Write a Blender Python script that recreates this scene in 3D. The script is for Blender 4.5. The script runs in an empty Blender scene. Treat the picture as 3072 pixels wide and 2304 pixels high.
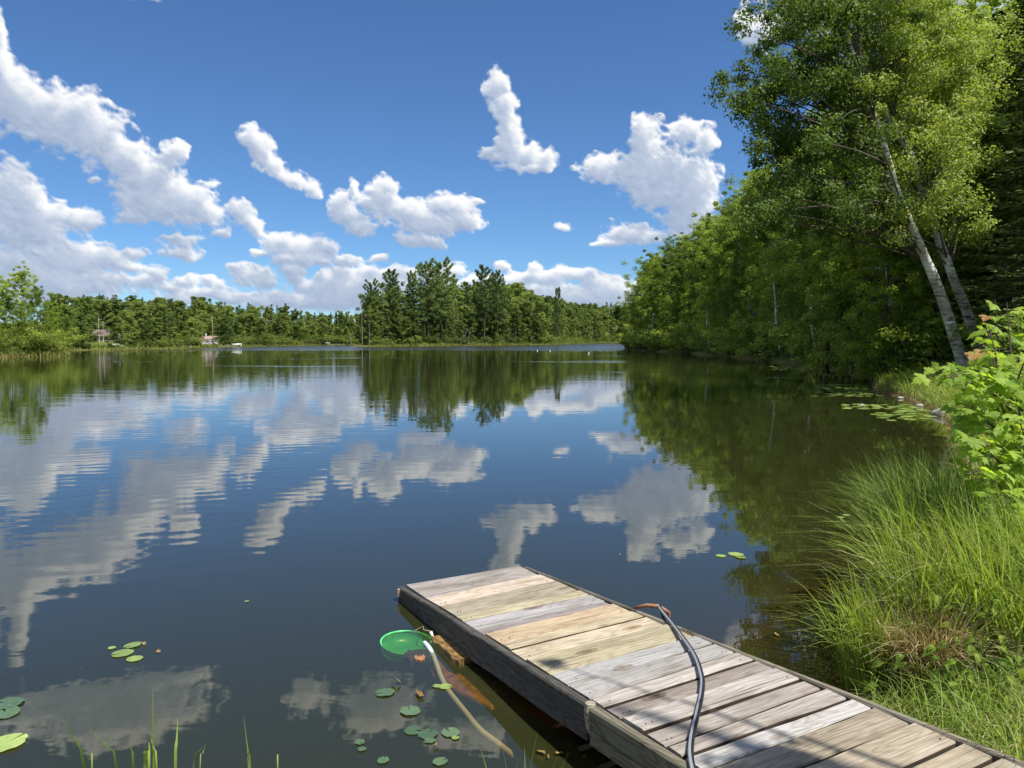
import bpy, math, random
import numpy as np
from mathutils import Vector

# ------------------------------------------------------------ camera, sky, sun, exposure
scene = bpy.context.scene
rng = np.random.default_rng(7)
random.seed(7)
F, CX, CY, HORIZON, CAM_H = 2307.0, 1536.0, 1152.0, 1019.0, 1.75
PITCH = math.atan((CY - HORIZON) / F)
cam_data = bpy.data.cameras.new('camera')
cam = bpy.data.objects.new('camera', cam_data)
scene.collection.objects.link(cam)
cam.location = (0, 0, CAM_H)
cam.rotation_euler = (math.pi / 2 - PITCH, 0, 0)
cam_data.sensor_width = 36.0
cam_data.lens = 36.0 * F / 3072.0
cam_data.clip_start = 0.05
cam_data.clip_end = 20000
scene.camera = cam

SUN_EL = math.radians(62)
SUN_AZ = math.radians(128)          # clockwise from +Y: high on the right, a little behind the camera
SUN = Vector((math.cos(SUN_EL) * math.sin(SUN_AZ), math.cos(SUN_EL) * math.cos(SUN_AZ), math.sin(SUN_EL)))
world = bpy.data.worlds.new('World')
scene.world = world
world.use_nodes = True
wn = world.node_tree
for n in list(wn.nodes): wn.nodes.remove(n)
sky = wn.nodes.new('ShaderNodeTexSky')
sky.sky_type = 'NISHITA'
sky.sun_disc = False
sky.sun_elevation = SUN_EL
sky.sun_rotation = SUN_AZ
sky.altitude = 1200
sky.air_density = 1.0
sky.dust_density = 0.1
sky.ozone_density = 6.0
wb = wn.nodes.new('ShaderNodeBackground')
wb.inputs['Strength'].default_value = 0.074
wo = wn.nodes.new('ShaderNodeOutputWorld')
tint = wn.nodes.new('ShaderNodeMix'); tint.data_type = 'RGBA'; tint.blend_type = 'MULTIPLY'
tint.inputs[0].default_value = 1.0; tint.inputs[7].default_value = (0.79, 1.03, 1.22, 1)      # deep clear-air blue
wn.links.new(sky.outputs[0], tint.inputs[6])
wn.links.new(tint.outputs[2], wb.inputs['Color'])
wn.links.new(wb.outputs[0], wo.inputs['Surface'])
sl = bpy.data.lights.new('sun', 'SUN')
sl.energy = 5.0
sl.angle = math.radians(0.53)
sl.color = (1.0, 0.955, 0.88)
so = bpy.data.objects.new('sun', sl)
scene.collection.objects.link(so)
so.rotation_euler = SUN.to_track_quat('Z', 'Y').to_euler()
so.location = (30, -20, 60)
scene.view_settings.view_transform = 'Standard'
scene.view_settings.look = 'None'
scene.view_settings.exposure = 0.5
scene.view_settings.gamma = 1.0
scene.view_settings.use_curve_mapping = False
scene.render.engine = 'CYCLES'
cy = scene.cycles
cy.max_bounces = 7
cy.diffuse_bounces = 4
cy.glossy_bounces = 3
cy.transmission_bounces = 4
cy.transparent_max_bounces = 12
cy.use_denoising = True
cy.denoiser = 'OPENIMAGEDENOISE'
cy.sample_clamp_indirect = 4.0
cy.caustics_reflective = False
cy.caustics_refractive = False

# ------------------------------------------------------------ helpers
COL = scene.collection
def ground_pt(px, py, z=0.0):
    """Where the line of sight of a photo pixel meets height z."""
    x = (px - CX) / F; y = -(py - CY) / F
    dz = -math.sin(PITCH) + y * math.cos(PITCH); dy = math.cos(PITCH) + y * math.sin(PITCH)
    t = (CAM_H - z) / -dz
    return (x * t, dy * t)
def depth_pt(px, py, Y):
    """World point on the sight line of a photo pixel at distance Y."""
    x = (px - CX) / F; y = -(py - CY) / F
    dz = -math.sin(PITCH) + y * math.cos(PITCH); dy = math.cos(PITCH) + y * math.sin(PITCH)
    t = Y / dy
    return np.array((x * t, Y, CAM_H + dz * t))

def mesh_from(name, verts, faces, smooth=False, attrs=None):
    """faces: int array (N,k) or list of tuples."""
    me = bpy.data.meshes.new(name)
    verts = np.asarray(verts, dtype=np.float32)
    if isinstance(faces, np.ndarray):
        n, k = faces.shape
        me.vertices.add(len(verts)); me.vertices.foreach_set('co', verts.ravel())
        me.loops.add(n * k); me.loops.foreach_set('vertex_index', faces.astype(np.int32).ravel())
        me.polygons.add(n)
        me.polygons.foreach_set('loop_start', np.arange(0, n * k, k, dtype=np.int32))
        me.polygons.foreach_set('loop_total', np.full(n, k, dtype=np.int32))
        me.update(calc_edges=True)
    else:
        me.from_pydata([tuple(map(float, v)) for v in verts], [], [tuple(map(int, f)) for f in faces])
        me.update()
    if smooth:
        me.polygons.foreach_set('use_smooth', np.ones(len(me.polygons), dtype=bool))
    if attrs:
        for an, av in attrs.items():
            a = me.attributes.new(an, 'FLOAT', 'POINT')
            a.data.foreach_set('value', np.asarray(av, dtype=np.float32))
    return me

def link(name, me, mat=None, parent=None, loc=None):
    if mat is not None and len(me.materials) == 0: me.materials.append(mat)
    o = bpy.data.objects.new(name, me)
    COL.objects.link(o)
    if parent is not None: o.parent = parent
    if loc is not None: o.location = loc
    return o
def tag(o, label, cat, group=None):
    o['label'] = label; o['category'] = cat
    if group: o['group'] = group
    return o
def empty(name, loc, label, cat, group=None, rz=0.0, scale=None):
    o = bpy.data.objects.new(name, None); COL.objects.link(o)
    o.location = loc; o.rotation_euler = (0, 0, rz)
    if scale is not None: o.scale = scale
    o.empty_display_size = 0.1
    return tag(o, label, cat, group)

class MB:
    """collects geometry; every append keeps vertex offsets."""
    def __init__(s): s.v = []; s.f = []; s.n = 0
    def add(s, v, f):
        v = np.asarray(v, float); s.v.append(v)
        s.f.extend([tuple(int(i) + s.n for i in q) for q in f]); s.n += len(v)
    def mesh(s, name, smooth=False): return mesh_from(name, np.vstack(s.v), s.f, smooth)
    def tube(s, pts, rad, sides=6, cap=True):
        pts = np.asarray(pts, float); n = len(pts)
        rad = np.full(n, rad) if np.isscalar(rad) else np.asarray(rad, float)
        V = []
        ref = np.array((0.31, 0.17, 0.93))
        for i in range(n):
            t = pts[min(i + 1, n - 1)] - pts[max(i - 1, 0)]
            t = t / (np.linalg.norm(t) + 1e-9)
            if abs(t @ ref) > 0.97: ref = np.array((0.9, 0.3, 0.1))
            a = np.cross(t, ref); a /= np.linalg.norm(a); b = np.cross(t, a)
            ref = np.cross(a, t)
            an = np.arange(sides) * 2 * math.pi / sides
            V.append(pts[i] + rad[i] * (np.cos(an)[:, None] * a + np.sin(an)[:, None] * b))
        Fc = []
        for i in range(n - 1):
            for j in range(sides):
                k = (j + 1) % sides
                Fc.append((i * sides + j, i * sides + k, (i + 1) * sides + k, (i + 1) * sides + j))
        if cap:
            Fc.append(tuple(range(sides))[::-1]); Fc.append(tuple((n - 1) * sides + j for j in range(sides)))
        s.add(np.vstack(V), Fc)
    def box(s, c, sz, rot=None):
        x, y, z = [d / 2 for d in sz]
        v = np.array([(a * x, b * y, d * z) for d in (-1, 1) for b in (-1, 1) for a in (-1, 1)])
        if rot is not None: v = v @ np.asarray(rot).T
        s.add(v + np.asarray(c), [(0, 2, 3, 1), (4, 5, 7, 6), (0, 1, 5, 4), (2, 6, 7, 3), (0, 4, 6, 2), (1, 3, 7, 5)])

def spline(P, n):
    """Catmull-Rom through P, n samples."""
    P = np.asarray(P, float); m = len(P)
    Q = np.vstack([2 * P[0] - P[1], P, 2 * P[-1] - P[-2]])
    t = np.linspace(0, m - 1 - 1e-6, n); i = t.astype(int); u = (t - i)[:, None]
    a, b, c, d = Q[i], Q[i + 1], Q[i + 2], Q[i + 3]
    return 0.5 * (2 * b + (c - a) * u + (2 * a - 5 * b + 4 * c - d) * u ** 2 + (3 * b - a - 3 * c + d) * u ** 3)

# numpy gradient noise
def _hash(ix, iy, seed):
    h = (ix.astype(np.int64) * 374761393 + iy.astype(np.int64) * 668265263 + seed * 982451653) & 0xffffffff
    h = ((h ^ (h >> 13)) * 1274126177) & 0xffffffff
    return ((h ^ (h >> 16)) & 0xffff) / 65535.0 * 2 * math.pi
def perlin(x, y, seed=0):
    ix = np.floor(x); iy = np.floor(y); fx = x - ix; fy = y - iy
    u = fx * fx * fx * (fx * (fx * 6 - 15) + 10); v = fy * fy * fy * (fy * (fy * 6 - 15) + 10)
    def g(dx, dy):
        a = _hash(ix + dx, iy + dy, seed); return np.cos(a) * (fx - dx) + np.sin(a) * (fy - dy)
    return ((g(0, 0) * (1 - u) + g(1, 0) * u) * (1 - v) + (g(0, 1) * (1 - u) + g(1, 1) * u) * v) * 1.45
def fbm(x, y, octv=4, seed=0, gain=0.5, billow=False):
    s = np.zeros_like(x); a = 1.0; t = 0.0
    for o in range(octv):
        n = perlin(x * 2 ** o + 17.3 * o, y * 2 ** o - 9.1 * o, seed + o)
        s += a * ((1 - 2 * np.abs(n)) if billow else n); t += a; a *= gain
    return s / t

# ------------------------------------------------------------ materials
def new_mat(name):
    m = bpy.data.materials.new(name); m.use_nodes = True
    nt = m.node_tree
    for n in list(nt.nodes): nt.nodes.remove(n)
    out = nt.nodes.new('ShaderNodeOutputMaterial')
    return m, nt, out
def N(nt, typ, **kw):
    n = nt.nodes.new(typ)
    for k, v in kw.items():
        if k.startswith('i_'):
            n.inputs[k[2:].replace('_', ' ')].default_value = v
        else: setattr(n, k, v)
    return n
def ramp(nt, fac, stops, interp='LINEAR'):
    r = nt.nodes.new('ShaderNodeValToRGB'); r.color_ramp.interpolation = interp
    e = r.color_ramp.elements
    while len(e) > 1: e.remove(e[-1])
    for i, (p, c) in enumerate(stops):
        if i == 0: e[0].position = p; e[0].color = (*c, 1)
        else:
            q = e.new(p); q.color = (*c, 1)
    nt.links.new(fac, r.inputs[0]); return r
def math_(nt, op, a, b=None, clamp=False):
    n = nt.nodes.new('ShaderNodeMath'); n.operation = op; n.use_clamp = clamp
    for i, x in enumerate((a, b)):
        if x is None: continue
        if isinstance(x, (int, float)): n.inputs[i].default_value = x
        else: nt.links.new(x, n.inputs[i])
    return n.outputs[0]
def mixc(nt, fac, a, b, mode='MIX'):
    n = nt.nodes.new('ShaderNodeMix'); n.data_type = 'RGBA'; n.blend_type = mode
    for s, x in ((0, fac), (6, a), (7, b)):
        if isinstance(x, (int, float)): n.inputs[s].default_value = x
        elif isinstance(x, tuple): n.inputs[s].default_value = (*x, 1) if len(x) == 3 else x
        else: nt.links.new(x, n.inputs[s])
    return n.outputs[2]

def leaf_mat(name, dark, light, trans=0.46, rough=0.55, gloss=0.2, tint_scale=0.35):
    """leaves: colour varies by clump (noise), by leaf (attribute v) and by tree (object random)."""
    m, nt, out = new_mat(name)
    at = N(nt, 'ShaderNodeAttribute', attribute_name='v')
    oi = N(nt, 'ShaderNodeObjectInfo')
    tc = N(nt, 'ShaderNodeTexCoord')
    nz = N(nt, 'ShaderNodeTexNoise', i_Scale=tint_scale, i_Detail=2.0)
    nt.links.new(tc.outputs['Object'], nz.inputs['Vector'])
    f = math_(nt, 'ADD', math_(nt, 'MULTIPLY', at.outputs['Fac'], 0.5),
              math_(nt, 'ADD', math_(nt, 'MULTIPLY', nz.outputs[0], 0.7), math_(nt, 'MULTIPLY', oi.outputs['Random'], 0.75)))

    r = ramp(nt, math_(nt, 'SUBTRACT', f, 0.58), [(0.0, dark), (0.95, light)])
    p = N(nt, 'ShaderNodeBsdfPrincipled'); p.inputs['Roughness'].default_value = rough
    p.inputs['Specular IOR Level'].default_value = gloss
    nt.links.new(r.outputs[0], p.inputs['Base Color'])
    t = N(nt, 'ShaderNodeBsdfTranslucent')
    tcol = mixc(nt, 1.0, r.outputs[0], (1.5, 1.45, 0.6), 'MULTIPLY')
    nt.links.new(tcol, t.inputs['Color'])
    mx = N(nt, 'ShaderNodeMixShader'); mx.inputs[0].default_value = trans
    nt.links.new(p.outputs[0], mx.inputs[1]); nt.links.new(t.outputs[0], mx.inputs[2])
    nt.links.new(mx.outputs[0], out.inputs[0])
    return m
def simple_mat(name, c1, c2, scale=8.0, rough=0.8, bump=0.2, stretch=(1, 1, 1), detail=5, spec=0.3, lo=0.35, hi=0.65):
    m, nt, out = new_mat(name)
    tc = N(nt, 'ShaderNodeTexCoord'); mp = N(nt, 'ShaderNodeMapping'); mp.inputs['Scale'].default_value = stretch
    nt.links.new(tc.outputs['Object'], mp.inputs[0])
    nz = N(nt, 'ShaderNodeTexNoise', i_Scale=scale, i_Detail=float(detail))
    nt.links.new(mp.outputs[0], nz.inputs['Vector'])
    r = ramp(nt, nz.outputs[0], [(lo, c1), (hi, c2)])
    p = N(nt, 'ShaderNodeBsdfPrincipled'); p.inputs['Roughness'].default_value = rough
    p.inputs['Specular IOR Level'].default_value = spec
    nt.links.new(r.outputs[0], p.inputs['Base Color'])
    if bump:
        b = N(nt, 'ShaderNodeBump'); b.inputs['Strength'].default_value = bump; b.inputs['Distance'].default_value = 0.02
        nt.links.new(nz.outputs[0], b.inputs['Height']); nt.links.new(b.outputs[0], p.inputs['Normal'])
    nt.links.new(p.outputs[0], out.inputs[0]); return m

M = {}
M['leaf_decid'] = leaf_mat('broadleaf_foliage', (0.11, 0.175, 0.028), (0.42, 0.52, 0.10))
M['leaf_lime'] = leaf_mat('light_green_foliage', (0.15, 0.235, 0.03), (0.50, 0.60, 0.09))
M['leaf_birch'] = leaf_mat('birch_foliage', (0.09, 0.145, 0.028), (0.36, 0.44, 0.105), trans=0.36, rough=0.55, gloss=0.2, tint_scale=0.5)
M['leaf_far'] = leaf_mat('far_broadleaf_foliage', (0.085, 0.13, 0.03), (0.29, 0.36, 0.09))
M['leaf_spruce'] = leaf_mat('spruce_needles', (0.055, 0.09, 0.032), (0.20, 0.26, 0.075), trans=0.15)
M['leaf_pine'] = leaf_mat('pine_needles', (0.075, 0.12, 0.045), (0.25, 0.33, 0.10), trans=0.2)
M['leaf_shrub'] = leaf_mat('shrub_foliage', (0.11, 0.16, 0.028), (0.42, 0.49, 0.11), tint_scale=0.8)
M['leaf_maple'] = leaf_mat('maple_leaf', (0.18, 0.30, 0.035), (0.46, 0.60, 0.10), trans=0.55, rough=0.5, gloss=0.25, tint_scale=3.0)
M['leaf_red'] = leaf_mat('young_red_leaf', (0.30, 0.16, 0.05), (0.45, 0.28, 0.10), trans=0.4, tint_scale=3.0)
M['leaf_weed'] = leaf_mat('weed_leaf', (0.10, 0.17, 0.02), (0.28, 0.36, 0.05), trans=0.4, tint_scale=3.0)
M['sedge'] = leaf_mat('sedge_blade', (0.07, 0.13, 0.02), (0.40, 0.50, 0.10), trans=0.38, rough=0.5, gloss=0.25, tint_scale=2.0)
M['straw'] = leaf_mat('dead_straw', (0.28, 0.21, 0.11), (0.68, 0.57, 0.37), trans=0.25, tint_scale=4.0)
M['reed_far'] = leaf_mat('shore_reed', (0.08, 0.12, 0.02), (0.30, 0.33, 0.09), trans=0.3, tint_scale=0.2)
M['bark'] = simple_mat('bark', (0.055, 0.042, 0.032), (0.16, 0.13, 0.10), 14, 0.95, 0.5, (1, 1, 0.25))
M['dead_wood'] = simple_mat('dead_grey_wood', (0.14, 0.12, 0.10), (0.34, 0.31, 0.27), 10, 0.9, 0.3, (1, 1, 0.2))
def birch_bark():
    m, nt, out = new_mat('birch_bark')
    tc = N(nt, 'ShaderNodeTexCoord')
    mp = N(nt, 'ShaderNodeMapping'); mp.inputs['Scale'].default_value = (1.0, 1.0, 5.5)
    nt.links.new(tc.outputs['Object'], mp.inputs[0])
    n1 = N(nt, 'ShaderNodeTexNoise', i_Scale=2.4, i_Detail=6.0, i_Roughness=0.65)
    nt.links.new(mp.outputs[0], n1.inputs['Vector'])
    n2 = N(nt, 'ShaderNodeTexNoise', i_Scale=1.4, i_Detail=4.0, i_Roughness=0.6)
    nt.links.new(tc.outputs['Object'], n2.inputs['Vector'])
    a = ramp(nt, n1.outputs[0], [(0.36, (0.035, 0.03, 0.026)), (0.43, (0.46, 0.44, 0.40)), (0.58, (0.80, 0.78, 0.73))])
    b = ramp(nt, n2.outputs[0], [(0.40, (1, 1, 1)), (0.58, (0.55, 0.5, 0.43))])
    c = mixc(nt, 1.0, a.outputs[0], b.outputs[0], 'MULTIPLY')
    p = N(nt, 'ShaderNodeBsdfPrincipled'); p.inputs['Roughness'].default_value = 0.75
    nt.links.new(c, p.inputs['Base Color'])
    bp = N(nt, 'ShaderNodeBump'); bp.inputs['Strength'].default_value = 0.5; bp.inputs['Distance'].default_value = 0.02
    nt.links.new(n1.outputs[0], bp.inputs['Height']); nt.links.new(bp.outputs[0], p.inputs['Normal'])
    nt.links.new(p.outputs[0], out.inputs[0]); return m
M['birch_bark'] = birch_bark()

def ground_mat():
    m, nt, out = new_mat('bank_and_lake_bed')
    tc = N(nt, 'ShaderNodeTexCoord')
    n1 = N(nt, 'ShaderNodeTexNoise', i_Scale=0.35, i_Detail=8.0); n2 = N(nt, 'ShaderNodeTexNoise', i_Scale=9.0, i_Detail=8.0, i_Roughness=0.7)
    for n in (n1, n2): nt.links.new(tc.outputs['Object'], n.inputs['Vector'])
    soil = ramp(nt, n2.outputs[0], [(0.3, (0.035, 0.024, 0.013)), (0.7, (0.12, 0.085, 0.05))])
    gr = ramp(nt, n2.outputs[0], [(0.3, (0.05, 0.075, 0.012)), (0.7, (0.17, 0.21, 0.04))])
    f = ramp(nt, n1.outputs[0], [(0.35, (0, 0, 0)), (0.55, (1, 1, 1))])
    land = mixc(nt, f.outputs[0], soil.outputs[0], gr.outputs[0])
    bed = ramp(nt, n2.outputs[0], [(0.3, (0.07, 0.038, 0.012)), (0.75, (0.24, 0.13, 0.04))])
    sp = N(nt, 'ShaderNodeSeparateXYZ'); nt.links.new(tc.outputs['Object'], sp.inputs[0])
    mr = N(nt, 'ShaderNodeMapRange'); mr.inputs['From Min'].default_value = 0.0; mr.inputs['From Max'].default_value = 0.1
    nt.links.new(sp.outputs[2], mr.inputs[0])
    c = mixc(nt, mr.outputs[0], bed.outputs[0], land)
    p = N(nt, 'ShaderNodeBsdfPrincipled'); p.inputs['Roughness'].default_value = 0.95; p.inputs['Specular IOR Level'].default_value = 0.15
    nt.links.new(c, p.inputs['Base Color'])
    bp = N(nt, 'ShaderNodeBump'); bp.inputs['Strength'].default_value = 0.6; bp.inputs['Distance'].default_value = 0.05
    nt.links.new(n2.outputs[0], bp.inputs['Height']); nt.links.new(bp.outputs[0], p.inputs['Normal'])
    nt.links.new(p.outputs[0], out.inputs[0]); return m
M['ground'] = ground_mat()

def water_mat():
    m, nt, out = new_mat('lake_water')
    geo = N(nt, 'ShaderNodeNewGeometry')
    sp = N(nt, 'ShaderNodeSeparateXYZ'); nt.links.new(geo.outputs['Position'], sp.inputs[0])
    def noise(scale, sx, sy, det=2.0, rough=0.5, rot=0.0):
        mp = N(nt, 'ShaderNodeMapping'); mp.inputs['Scale'].default_value = (sx, sy, 1); mp.inputs['Rotation'].default_value = (0, 0, rot)
        nt.links.new(geo.outputs['Position'], mp.inputs[0])
        n = N(nt, 'ShaderNodeTexNoise', i_Scale=scale, i_Detail=det, i_Roughness=rough)
        nt.links.new(mp.outputs[0], n.inputs['Vector']); return n.outputs[0]
    # wind: calm near, breeze far out, with uneven drifting patches
    far = N(nt, 'ShaderNodeMapRange', interpolation_type='SMOOTHSTEP')
    far.inputs['From Min'].default_value = 112; far.inputs['From Max'].default_value = 150
    wob = noise(0.02, 1, 2.5, 2.0)
    nt.links.new(math_(nt, 'ADD', sp.outputs[1], math_(nt, 'MULTIPLY', math_(nt, 'SUBTRACT', wob, 0.5), 60.0)), far.inputs[0])
    patch = N(nt, 'ShaderNodeMapRange', interpolation_type='SMOOTHSTEP')
    patch.inputs['From Min'].default_value = 0.56; patch.inputs['From Max'].default_value = 0.66
    nt.links.new(noise(0.035, 1.0, 3.2, 3.0, 0.55, 0.12), patch.inputs[0])
    midg = N(nt, 'ShaderNodeMapRange', interpolation_type='SMOOTHSTEP')
    midg.inputs['From Min'].default_value = 14; midg.inputs['From Max'].default_value = 45
    nt.links.new(sp.outputs[1], midg.inputs[0])
    leftg = N(nt, 'ShaderNodeMapRange', interpolation_type='SMOOTHSTEP')
    leftg.inputs['From Min'].default_value = -0.6; leftg.inputs['From Max'].default_value = -3.2
    nt.links.new(math_(nt, 'ADD', sp.outputs[0], math_(nt, 'MULTIPLY', sp.outputs[1], 0.0)), leftg.inputs[0])
    fine = noise(9.0, 1.0, 1.0, 2.0)
    mid = noise(2.2, 0.55, 1.6, 3.0, 0.5, 0.25)
    swell = noise(0.8, 0.6, 1.5, 2.0, 0.5, -0.15)
    # heights in metres
    h = math_(nt, 'MULTIPLY', mid, math_(nt, 'ADD', 0.0007, math_(nt, 'ADD',
            math_(nt, 'MULTIPLY', patch.outputs[0], math_(nt, 'MULTIPLY', midg.outputs[0], 0.016)),
            math_(nt, 'ADD', math_(nt, 'MULTIPLY', midg.outputs[0], 0.0016), math_(nt, 'MULTIPLY', far.outputs[0], 0.13)))))
    h = math_(nt, 'ADD', h, math_(nt, 'MULTIPLY', swell, math_(nt, 'ADD', 0.0013, math_(nt, 'MULTIPLY', leftg.outputs[0], 0.0024))))
    h = math_(nt, 'ADD', h, math_(nt, 'MULTIPLY', fine, 0.0001))
    # a few soft wavelets spreading from the left
    wv = N(nt, 'ShaderNodeTexWave', wave_type='BANDS', bands_direction='Y', i_Scale=1.05, i_Distortion=6.0, i_Detail=2.0)
    wv.inputs['Detail Scale'].default_value = 0.6
    mpw = N(nt, 'ShaderNodeMapping'); mpw.inputs['Rotation'].default_value = (0, 0, -0.35)
    nt.links.new(geo.outputs['Position'], mpw.inputs[0]); nt.links.new(mpw.outputs[0], wv.inputs['Vector'])
    h = math_(nt, 'ADD', h, math_(nt, 'MULTIPLY', wv.outputs['Fac'], math_(nt, 'MULTIPLY', leftg.outputs[0], 0.0003)))
    bp = N(nt, 'ShaderNodeBump'); bp.inputs['Strength'].default_value = 1.0; bp.inputs['Distance'].default_value = 1.0
    nt.links.new(h, bp.inputs['Height'])
    fr = N(nt, 'ShaderNodeFresnel'); fr.inputs['IOR'].default_value = 1.68
    nt.links.new(bp.outputs[0], fr.inputs['Normal'])
    gl = N(nt, 'ShaderNodeBsdfGlossy'); gl.inputs['Color'].default_value = (0.96, 0.97, 1.0, 1)
    rr = math_(nt, 'ADD', 0.012, math_(nt, 'MULTIPLY', far.outputs[0], 0.12))
    nt.links.new(rr, gl.inputs['Roughness'])
    nt.links.new(bp.outputs[0], gl.inputs['Normal'])
    tr = N(nt, 'ShaderNodeBsdfTransparent'); tr.inputs['Color'].default_value = (0.92, 0.86, 0.66, 1)
    df = N(nt, 'ShaderNodeBsdfDiffuse'); df.inputs['Color'].default_value = (0.080, 0.088, 0.026, 1)
    body = N(nt, 'ShaderNodeMixShader'); body.inputs[0].default_value = 0.26
    nt.links.new(tr.outputs[0], body.inputs[1]); nt.links.new(df.outputs[0], body.inputs[2])
    mx = N(nt, 'ShaderNodeMixShader')
    nt.links.new(fr.outputs[0], mx.inputs[0]); nt.links.new(body.outputs[0], mx.inputs[1]); nt.links.new(gl.outputs[0], mx.inputs[2])
    nt.links.new(mx.outputs[0], out.inputs['Surface'])
    ab = N(nt, 'ShaderNodeVolumeAbsorption'); ab.inputs['Color'].default_value = (0.78, 0.67, 0.36, 1); ab.inputs['Density'].default_value = 5.0
    nt.links.new(ab.outputs[0], out.inputs['Volume'])
    return m
M['water'] = water_mat()

# ------------------------------------------------------------ lake outline and terrain
LAKE = np.array([
 (-30, 2.2), (-8, 2.0), (-4, 2.35), (-2.2, 2.2), (-1.0, 2.45), (0.0, 2.4), (0.5, 2.62), (1.2, 3.0), (1.62, 3.5), (1.95, 4.3),
 (2.6, 5.6), (3.9, 7.2), (5.4, 9.0), (6.6, 11.2), (8.2, 14.2), (9.9, 17.6), (11.0, 20.6), (11.9, 23.6), (12.3, 25.9), (14.5, 31), (18.5, 38),
 (20.7, 45.4), (19.8, 54), (20.6, 62), (22.2, 74), (21.7, 86), (22.6, 100), (20.6, 118), (19.6, 133), (20.4, 141), (27, 144), (40, 150),
 (80, 200), (90, 404), (57, 404), (44, 370), (30, 336), (20, 290), (12.5, 252), (2, 236), (-8, 224), (-18, 212), (-25, 202), (-33, 194), (-38, 192),
 (-42, 198), (-42, 225), (-45, 262), (-50, 240), (-57, 225), (-63, 212), (-63, 190), (-63.4, 175), (-65, 168), (-63, 150), (-67, 132), (-76, 122), (-66, 109),
 (-58, 96), (-52.5, 90), (-50, 86), (-48.0, 82), (-48.2, 79), (-50.6, 76), (-58, 71), (-75, 60), (-90, 30)], float)
def lake_dist(x, y):
    """signed distance to the shoreline, positive on land."""
    x = np.asarray(x, float); y = np.asarray(y, float)
    best = np.full(x.shape, 1e18); inside = np.zeros(x.shape, bool)
    n = len(LAKE)
    for i in range(n):
        ax, ay = LAKE[i]; bx, by = LAKE[(i + 1) % n]
        ex, ey = bx - ax, by - ay
        t = np.clip(((x - ax) * ex + (y - ay) * ey) / (ex * ex + ey * ey), 0, 1)
        d = (x - ax - t * ex) ** 2 + (y - ay - t * ey) ** 2
        best = np.minimum(best, d)
        c = ((ay > y) != (by > y)) & (x < (bx - ax) * (y - ay) / (by - ay + 1e-12) + ax)
        inside ^= c
    return np.where(inside, -1, 1) * np.sqrt(best)
def sm(a, b, x):
    t = np.clip((x - a) / (b - a), 0, 1); return t * t * (3 - 2 * t)
def terrain(x, y):
    x = np.asarray(x, float); y = np.asarray(y, float)
    d = lake_dist(x, y)
    d = d + 0.10 * perlin(x * 1.7, y * 1.7, 3) * sm(40, 5, np.hypot(x, y)) + 0.8 * perlin(x * 0.15, y * 0.15, 5) * sm(30, 80, np.hypot(x, y))
    dl = np.maximum(d, 0)
    right = sm(6, 12, x) * sm(170, 120, y)
    left_near = sm(-30, -45, x) * sm(125, 100, y)
    far = sm(110, 150, y) * sm(0, -40, x)
    slope = 0.02 + 0.16 * right * sm(60, 20, dl) 
    z = 0.24 * (1 - np.exp(-dl / 0.5)) + slope * np.minimum(dl, 70) + 0.02 * left_near * np.minimum(dl, 40)
    z += far * (0.045 * np.clip(dl - 12, 0, 120))
    z += sm(350, 700, y) * 9 + 0.06 * perlin(x * 0.7, y * 0.7, 11) * sm(0.2, 2, dl)
    zb = -(0.16 + 0.34 * np.minimum(-np.minimum(d, 0), 12)) * sm(0, 0.25, -d)
    return np.where(d > 0, z, zb)
def gz(x, y): return float(terrain(np.array([x]), np.array([y]))[0])

rr = np.concatenate([[0.05, 0.6], np.geomspace(1.2, 1400, 420)])
aa = np.radians(np.concatenate([np.arange(-180, -52, 4.0), np.arange(-52, 52, 0.3), np.arange(52, 180, 4.0)]))
R_, A_ = np.meshgrid(rr, aa, indexing='ij')
gx = R_ * np.sin(A_); gy = R_ * np.cos(A_)
gzv = terrain(gx.ravel(), gy.ravel())
nr, na = R_.shape
i0, j0 = np.meshgrid(np.arange(nr - 1), np.arange(na), indexing='ij')
q = np.stack([i0 * na + j0, (i0 + 1) * na + j0, (i0 + 1) * na + (j0 + 1) % na, i0 * na + (j0 + 1) % na], -1).reshape(-1, 4)
gme = mesh_from('ground', np.stack([gx.ravel(), gy.ravel(), gzv], 1), q[:, ::-1], True)
g = link('ground', gme, M['ground']); g['kind'] = 'structure'

wb_ = MB(); wb_.box((0, 225, -2.0), (420, 600, 4.0))
w = link('lake_water', wb_.mesh('lake_water'), M['water']); w['kind'] = 'structure'

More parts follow.
